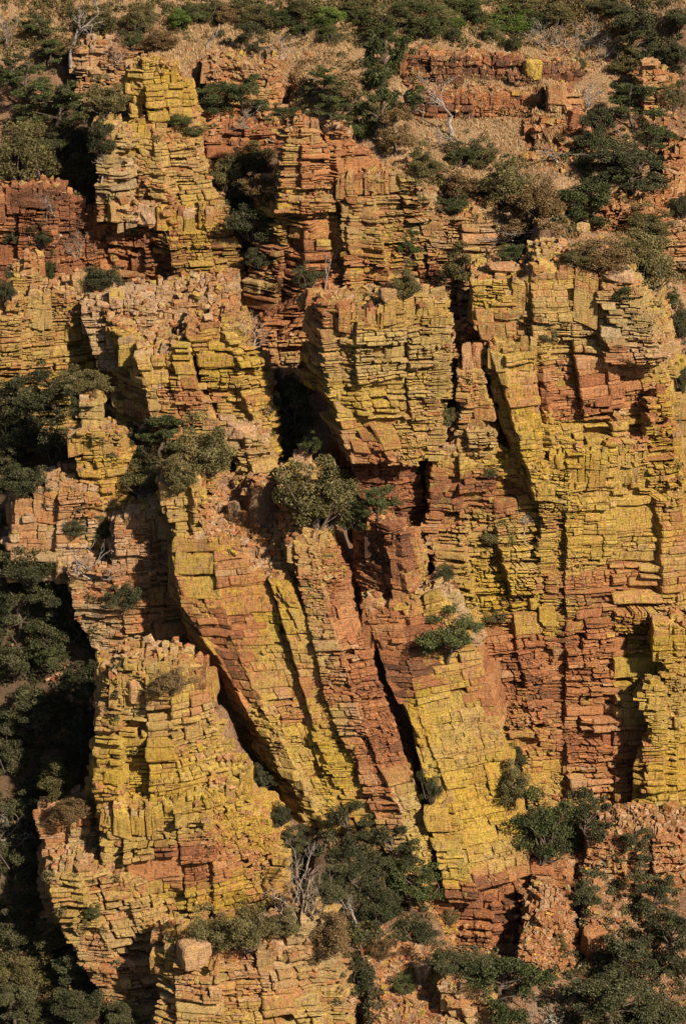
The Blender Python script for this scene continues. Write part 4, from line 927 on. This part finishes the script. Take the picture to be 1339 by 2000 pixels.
PLANTS = '''
gbrush|12|88|55|60|bleached bare tree cut by the top left edge|
dead|138|120|85|105|tall bleached dead tree with forked limbs near the top left corner|
pine green|75|85|60|60|small green pine beside the tall bleached dead tree
bush olive|185|62|110|52|wide grey-olive shrub behind the tall bleached dead tree
bush olive|272|58|85|50|olive shrub on the top edge between grey and bright green shrubs
bush brown|310|98|75|46|pale tan-olive shrub above the shattered pale blocks
bush green|262|96|42|42|small dark green shrub touching the pale tan-olive one
bush bright|352|58|58|50|bright green round shrub on the grassy brow
bush green|392|42|66|42|green shrub just behind the bright round one
bush brown|430|44|60|50|brownish shrub next to the leaning burnt snag
snag|410|92|26|42|leaning burnt snag standing in tan grass
bush olive|500|48|72|46|rounded olive shrub at the start of the long shrub band
bush green|548|52|52|40|small green shrub in the band above the small juniper
bush olive|590|30|70|36|olive shrub on the top edge over the grassy brow
bush green|585|68|50|34|low green shrub under the olive one in the band
bush bright|640|50|70|46|bright shrub midway along the band on the brow
bush green|640|78|56|38|low dark shrub at the lower rim of the band
tree dark|492|106|54|60|small dark juniper on the grassy brow above pale blocks
brush|550|112|62|46|bare brown brush beside the small dark juniper
pine green|95|132|74|56|green pine under the tall bleached dead tree
pine green|55|205|110|80|broad green pine on the upper left slope
pine green|110|255|130|84|widest green pine above the olive shrubs of the upper left
pine dark|30|175|70|60|dark pine at the left edge above the broad green pine
bush olive|210|222|84|66|dull olive shrub against the grey shattered outcrop
brush|230|122|46|44|grey bare brush on top of the grey shattered outcrop
bush olive|50|352|120|118|large olive shrub at the left edge under the pines
tree dark|95|345|76|80|dark tree merging into the large olive shrub
bush olive|163|362|86|64|round olive shrub just left of the smooth grey-green pillar
bush dark|150|300|90|60|dark shrub above the round olive one near the grey-green pillar
bush dark|200|300|60|90|dark shrub wedged in the hollow behind the grey-green pillar
tree green|402|222|104|58|green juniper beside the small square pinnacle
bush green|352|242|60|22|flat green shrub at the foot of the square pinnacle
bush green|378|264|46|22|tiny green shrub on rubble below the pinnacle foot
tree green|480|226|72|74|green juniper against the broken pale outcrop
dead|470|246|50|36|small white dead tree on the dark red bank
dead|535|275|62|34|fallen-looking white branches over the dark red bank
bush green|555|232|60|28|low green shrub at the shoulder of the columned tower
pine green|628|196|70|60|thin green pine above the columned tower
bush olive|436|376|62|68|olive shrub in the notch between the two upper towers
bush olive|490|335|80|58|upper olive shrub in the notch between the two upper towers
bush brown|508|382|72|48|russet shrub in the notch between the two upper towers
bush dark|500|470|104|96|dark shrub filling the notch foot beside the columned tower
bush dark|470|430|66|66|dark shrub on the sunlit edge of the ragged tower
bush dark|505|520|50|50|lowest dark shrub in the notch between the two upper towers
dead|200|378|48|84|grey dead tree clinging to the smooth grey-green pillar
dead|125|458|64|92|bare grey dead tree before the dark red cliff band
bush dark|20|478|52|52|dark shrub on the left edge below the red cliff band
bush dark|85|485|46|48|dark shrub below the grey dead tree of the red cliff band
bush dark|15|592|44|62|dark green shrub on the left edge above the low yellow bluff
bush green|97|552|26|56|narrow green shrub behind the bluff knob
bush dark|200|565|76|60|dark shrub in the hollow behind the low yellow bluff
brush|150|505|60|60|bare brush in the dark hollow beneath the grey-green pillar
snag|636|572|16|76|thin dead sapling before the dark tower base
bush green|700|48|54|40|green shrub over the long red ledge, first of the dense band
bush green|735|86|64|60|tall green shrub at the lower edge of the dense band
bush olive|768|54|84|46|olive shrub inside the dense band over the red ledges
bush green|830|72|74|52|large dark green shrub in the dense band
bush olive|862|46|62|46|grey-olive shrub on the top of the dense band
bush bright|890|52|40|26|small yellow-green shrub in the dense band
bush green|884|78|40|30|small green shrub under the yellow-green one
bush green|930|46|60|40|green shrub right after the yellow-green one
bush green|960|78|52|32|low green shrub in tan grass below the dense band
bush bright|1000|60|86|44|bright green spreading shrub in the dense band
bush green|1000|98|46|32|single green shrub just above the long red ledge
bush green|1045|54|70|40|green shrub before the grey bare brush
bush olive|1010|20|90|34|olive shrub on the top edge in the dense band
bush green|800|26|90|34|green shrub on the top edge at the start of the dense band
bush green|900|20|80|30|green shrub on the top edge over the yellow-green one
bush olive|700|18|80|30|olive shrub on the top edge above the long red ledge start
bush olive|1092|44|88|48|olive shrub at the end of the dense band
gbrush|1060|92|64|54|grey bare brush at the end of the grassy brow
gbrush|1108|98|74|56|larger grey bare brush, second along from the brow
gbrush|1150|88|56|60|tall grey bare brush under the pale bare slope
gbrush|1172|118|56|50|grey bare brush touching the big corner juniper
tree dark|1245|124|96|98|big rounded dark juniper near the top right corner
bush olive|1222|142|74|46|olive shrub at the foot of the big corner juniper
bush dark|1322|62|64|62|dark shrub cut by the edge behind the corner juniper
bush dark|1316|128|62|56|dark shrub on the edge below the corner juniper
bush dark|1200|22|80|30|dark shrubs patch top above the corner juniper
pine green|752|292|124|206|tall pine with bare trunk above the columned tower
tree brown|772|306|66|96|grey-brown half-dead juniper beside the tall bare-trunked pine
bush green|697|276|64|78|green shrub below the crown of the tall bare-trunked pine
pine green|650|252|80|60|low pine spray over the columned tower
dead|825|228|54|58|dead tree against the second red ledge
dead|880|274|96|112|spreading dead tree leaning in the dry grass bowl
dead|955|308|112|64|low spreading dead tree in the dry grass bowl
gbrush|1140|214|62|52|grey bare brush beside the pale green-grey outcrop
bush green|1133|138|26|30|tiny green shrub at the end of the long red ledge
dead|1090|318|90|34|collapsed grey dead tree under the pale green-grey outcrop
tree dark|1165|296|64|86|dark upright juniper beside the dark jumbled rocks
pine green|1235|254|124|84|broad green pine over the grassy right slope
pine green|1278|304|90|62|green pine at the edge side of the broad one
tree dark|1192|345|110|72|dark tree at the foot of the upright juniper
tree dark|1240|374|112|74|lowest dark tree of the clump on the grassy right slope
bush olive|1312|214|44|60|olive shrub beside the upright pale blocks
bush olive|826|344|72|58|grey-olive shrub on the shoulder of the columned tower
bush green|896|324|72|58|green shrub at the foot of the leaning dead tree
bush brown|880|384|96|62|brown shrub left of the large olive dome
bush green|886|416|62|36|green shrub over the thin grey ledges
bush olive|985|402|128|98|large olive dome shrub in the middle of the brushy slope
bush brown|1052|424|92|92|brown shrub touching the large olive dome
tree green|1140|446|112|98|deep green tree at the end of the brushy slope
bush brown|995|466|84|66|brown shrub below the large olive dome
bush green|1000|508|60|36|small green shrub behind the cliff's summit blocks
bush olive|940|330|70|60|olive shrub above the large olive dome
dead|1012|476|140|64|white dead branches above the cliff's summit blocks
tree green|795|514|48|68|small green tree on the thin grey ledges
bush olive|795|578|62|60|olive shrub beneath the small green tree of the ledges
bush olive|900|545|84|62|olive shrub at the corner of the wide cliff top
bush dark*|885|612|84|74|dark shrub in the cleft between broad tower and wide cliff
bush brown|1165|528|102|74|brown dome shrub on the wide cliff top
bush olive|1265|562|104|108|tall pale-olive shrub on the wide cliff top
bush olive|1266|464|90|60|olive shrub in the scree above the tall pale-olive one
bush green|1215|585|60|36|green shrub at the foot of the tall pale-olive one
bush dark|1330|424|44|62|dark shrub on the edge beside the orange ledge
bush green|1310|600|40|36|green shrub on the edge past the cliff top
brush|490|675|64|66|thin grey-green brush at the rear corner of the split tower
tree dark|112|806|124|90|dark tree beneath the low yellow bluff
bush dark|30|806|100|84|dark shrub on the left edge beneath the yellow bluff
bush dark|62|866|120|84|dark shrub below the tree under the yellow bluff
bush dark|122|900|104|84|dark shrub left of the slender stack
tree dark|20|906|90|94|dark tree on the left edge level with the slender stack
bush olive|168|764|84|50|dull olive shrub between yellow bluff and split tower
bush dark|50|965|96|76|dark shrub behind the stepped ridge
dead|100|880|60|50|grey dead branches among dark shrubs near the slender stack
pine green|312|892|110|84|green pine on the saddle below the split tower
bush olive|402|926|112|108|large olive shrub on the saddle before the split tower
bush olive|282|965|80|72|olive shrub between the slender stack and the rubble knob
bush olive|352|952|76|64|olive shrub just behind the rubble knob
bush dark|262|912|60|60|dark shrub touching the slender stack
bush dark|150|1044|54|36|small dark shrub on the stepped ridge
bush green|205|1050|50|36|small green shrub at the ridge end under the stack
tree dark*|568|860|84|136|dark tree deep in the cleft left of the broad tower
bush dark*|545|800|50|80|dark shrub deep in the cleft beside the split tower
bush olive|618|1030|128|146|big grey-green shrub below the broad tower
bush olive|664|1004|96|84|olive shrub filling the ledge behind the big grey-green one
bush green|606|884|52|38|green shrub over the big grey-green one
pine green|738|1016|82|62|green pine spray against the broad tower's orange foot
bush green|690|1030|92|60|green shrub between the big grey-green one and the pine spray
bush olive|1060|668|44|28|small olive shrub in a niche of the wide cliff
bush olive|874|832|34|42|olive shrub at the foot of the narrow black cleft
bush green|955|932|30|24|tiny shrub on the wide cliff face below the cleft
bush olive|958|1066|84|48|olive shrub on a ledge halfway up the wide cliff
bush dark|866|1132|42|38|dark shrub in the corner behind the square head
bush olive|955|1216|54|24|thin shrub on the yellow ledge above an orange panel
bush dark|1326|664|54|86|dark shrub on the edge behind the wide cliff
bush dark|1330|764|44|62|lower dark shrub on the edge behind the wide cliff
dead|1024|1056|36|52|crooked white dead branch in the deep slanting crack
gbrush|182|1126|108|84|wide grey bare shrub above the shaded buttress
bush dark|245|1186|74|60|dark shrub on the shaded buttress face
bush dark|60|1134|112|92|dark shrub below the stepped ridge
bush dark|112|1190|100|80|dark shrub left of the shaded buttress top
tree dark|38|1236|112|104|dark tree on the left edge level with the shaded buttress
bush dark|116|1266|110|84|dark shrub at the foot of the shaded buttress
bush dark|30|1324|90|90|dark shrub on the left edge below the buttress level
bush green|100|1300|90|60|faintly green shrub beside the gully scree
bush dark|178|1344|90|70|dark shrub against the top of the nearest tower
tree dark|60|1446|116|94|dark tree below the gully scree
bush dark|152|1424|90|64|dark shrub touching the nearest tower's flank
bush dark|20|1510|84|90|dark shrub on the left edge below the gully scree
conifer dark|160|1500|74|118|pointed grey-green conifer beside the nearest tower
bush olive|110|1550|90|70|dull olive shrub under the pointed conifer
bush brown|140|1600|90|60|brownish shrub above the shattered back ledges
bush dark|50|1610|90|76|dark shrub behind the grey bare branches
gbrush|22|1646|84|84|grey bare branches on the left edge of the gully
bush dark|40|1700|90|80|dark shrub below the grey bare branches
tree dark|75|1770|110|90|dark tree left of the dipping side ledges
bush dark|20|1850|90|84|dark shrub on the left edge, low in the gully
bush olive|100|1850|104|80|dim olive shrub low in the gully beside the ledges
bush dark|155|1910|110|90|dark shrub at the foot of the dipping side ledges
bush olive|60|1935|110|84|dim olive shrub near the bottom left corner
bush dark|160|1990|110|84|dark shrub on the bottom edge beside the nearest tower
tree dark|40|2010|110|90|dark tree in the bottom left corner
bush dark|235|2005|80|70|dark shrub on the bottom edge under the side ledges
bush brown|336|1348|76|48|brown twiggy shrub on top of the nearest tower
bush dark|506|1534|66|48|dark shrub in the gap between nearest tower and long slab
bush olive|412|1856|96|94|olive shrub growing at the nearest tower's foot
bush olive|482|1854|104|112|taller olive shrub beside the one at the nearest tower's foot
bush olive|560|1820|74|46|low olive shrub on the pale outcrop
brush|585|1796|112|140|large bare pinkish-grey shrub behind the pale outcrop
dead|580|1760|60|120|dead tree rising out of the large bare shrub
tree dark|570|1660|66|50|dark tree in the gap above the large bare shrub
bush brown|646|1856|100|106|brown shrub right of the pale outcrop
bush green|182|1792|42|30|small shrub on the dipping side ledges
dead|696|1814|54|78|bright white dead tree between dark shrubs at the slab foot
tree dark|682|1645|84|90|dark tree at the foot of the long leaning slab
tree dark|768|1690|96|92|dark tree against the slab's right foot
tree dark|700|1738|104|92|dark tree below the long leaning slab
tree green|800|1778|112|112|largest green tree below the slab's right foot
bush dark|745|1796|96|84|dark shrub just behind the bright white dead tree
bush dark|820|1836|72|56|dark shrub over the near scree
bush dark|640|1760|84|76|dark shrub above the brown one near the pale outcrop
bush dark|700|1935|100|118|tall dark shrub bordering the near scree
bush dark|870|1896|104|64|dark shrub above the low boulder pile
bush dark|935|1914|74|72|dark shrub touching the big near tree
tree green|990|1995|144|150|big dark green tree at the bottom edge
bush green|790|1938|52|50|small green shrub in the near scree
bush olive|1000|1565|74|94|grey-olive shrub at the wide cliff's foot beside the fin
bush green|1060|1676|134|150|large green shrub mass in the gully right of the fin
tree dark|1148|1645|84|124|dark tree under the orange foot of the wide cliff
bush dark|1140|1764|74|62|dark shrub on scree above the stepped tan outcrop
tree dark|1238|1694|74|84|dark tree amid scree below the wide cliff
tree dark|1275|1796|104|104|dark tree in the scree toward the right edge
tree dark|1310|1894|112|110|dark tree on the right edge near the bottom
tree dark|1215|1935|130|110|dark tree right of the stepped tan outcrop
tree dark|1200|2015|184|112|widest dark tree on the bottom edge
bush dark|1292|2012|120|84|dark shrub in the bottom right corner
bush olive|1095|1852|32|30|small olive tuft on the stepped tan outcrop
dead|1106|2014|104|72|pale dead branches on the bottom edge
gbrush|1030|2012|64|52|pale bare twigs under the big near tree
bush olive|878|1802|32|32|small shrub at the slab's orange foot
bush dark|842|1568|44|84|dark shrub hanging in the black joint between slab and fin
tree green|872|1296|112|104|green juniper clinging to the fin below its square head
bush dark|545|1610|60|56|dark shrub deep in the gap beside the nearest tower's waist
bush olive|600|1700|70|60|olive shrub under the gap tree beside the bare shrub
bush dark|1005|1500|50|60|dark shrub in the recess right of the fin
bush brown|745|1870|60|50|brown shrub on the near scree
bush olive|1130|520|60|40|olive shrub between summit blocks and brown dome
bush olive|1230|505|80|50|olive shrub behind the brown dome shrub
bush dark|600|560|60|50|dark shrub in the dim recess of the columned tower
'''
for row in PLANTS.strip().splitlines():
    q = row.split('|')
    code = q[0]; grp = {'b': 'shrubs on the canyon slopes', 't': 'trees on the canyon slopes', 'p': 'pines on the canyon slopes', 'd': 'dead trees on the canyon slopes', 'g': 'bare brush on the canyon slopes', 's': 'dead trees on the canyon slopes', 'c': None}[code[0]]
    plant(code, float(q[1]), float(q[2]), float(q[3]), float(q[4]), q[5], grp)

# ---------------------------------------------------------------- dry grass on the upper slopes
M_GRASS = leaf_material('dry_grass', (.16, .10, .045), (.38, .25, .12), (.58, .42, .23))
GV = []; GA2 = []
for (px, py, rx, ry) in GRASSY:
    for _ in range(int(rx * ry * .16)):
        a = R.uniform(0, 6.283); k = math.sqrt(R.random()) * 1.1
        p, nn = hit(px + rx * k * math.cos(a), py + ry * k * math.sin(a))
        if nn.z < .45 or nz(p.x * .25, p.y * .25, 4) + .3 * R.random() < -.12: continue
        hgt = R.uniform(.15, .55); tv = min(1, max(0, R.gauss(.5, .2)))
        for b in range(5):
            a2 = R.uniform(0, 6.28); o = Vector((R.gauss(0, .1), R.gauss(0, .1), -.05)); t = Vector((math.cos(a2) * .3 * hgt, math.sin(a2) * .3 * hgt, hgt * R.uniform(.6, 1))); sd_ = Vector((-math.sin(a2), math.cos(a2), 0)) * .035
            q = p + o; GV += [tuple(q - sd_), tuple(q + sd_), tuple(q + t + sd_ * .3), tuple(q + t - sd_ * .3)]; GA2 += [(tv, tv, tv, 1)] * 4
props(link_mesh('dry_grass', GV, np.arange(len(GV)).reshape(-1, 4), M_GRASS, None, GA2, 'lf'), 'dry tan grass covering the upper slopes', 'grass', None, 'stuff')

# ---------------------------------------------------------------- low undergrowth between the shrubs
COVER = [(60,1500,210,520,1300,'dark'),(100,860,170,150,420,'dark'),(60,1900,210,150,520,'dark'),(130,300,130,120,330,'olive'),(90,120,130,80,120,'olive'),(720,1720,140,130,330,'dark'),(1080,1600,70,90,150,'green'),
 (1200,1700,130,140,160,'dark'),(1180,1930,160,90,260,'dark'),(490,400,50,110,140,'dark'),(1000,420,170,60,220,'brown'),(1210,310,110,90,200,'dark'),(330,920,110,60,160,'olive'),(620,960,70,70,120,'olive'),
 (750,50,520,50,360,'olive'),(1270,530,70,90,120,'olive'),(1270,120,70,110,140,'dark'),(560,820,40,80,80,'dark'),(690,1950,60,60,100,'dark'),(930,1900,90,50,120,'dark'),(440,1830,120,30,100,'olive'),(840,360,70,40,90,'olive'),(200,1110,90,50,90,'olive'),(650,220,120,60,110,'olive'),(400,240,150,50,110,'olive'),(880,180,260,60,90,'brown'),(1330,800,30,160,60,'dark'),(650,6,660,22,420,'olive'),(1100,30,200,50,160,'brown'),(640,160,120,50,90,'brown'),(60,60,120,60,120,'brown')]
cov = {}
for (px, py, rx, ry, n, hue) in COVER:
    for _ in range(n):
        a = R.uniform(0, 6.283); k = math.sqrt(R.random())
        p, nn = hit(px + rx * k * math.cos(a), py + ry * k * math.sin(a))
        if nn.z < .3 or (p.z - ground_z(p.x, p.y) > .6 and (nn.z < .75 or R.random() < .75)): continue
        r = R.uniform(.25, .75)
        cov.setdefault(hue if R.random() < .7 else R.choice(('dark', 'olive', 'brown')), []).append((tuple(p + Vector((0, 0, r * .35))), r))
for hue, cl in cov.items():
    me = leaves_mesh('undergrowth', cl, 2.2, .24, ML[hue], .8)
    o = bpy.data.objects.new('undergrowth', me); C.objects.link(o)
    props(o, {'dark': 'dark low undergrowth filling the shaded gullies', 'olive': 'olive undergrowth between the shrubs', 'brown': 'brown dry brush between the shrubs', 'green': 'green low undergrowth right of the fin'}[hue], 'undergrowth', None, 'stuff')
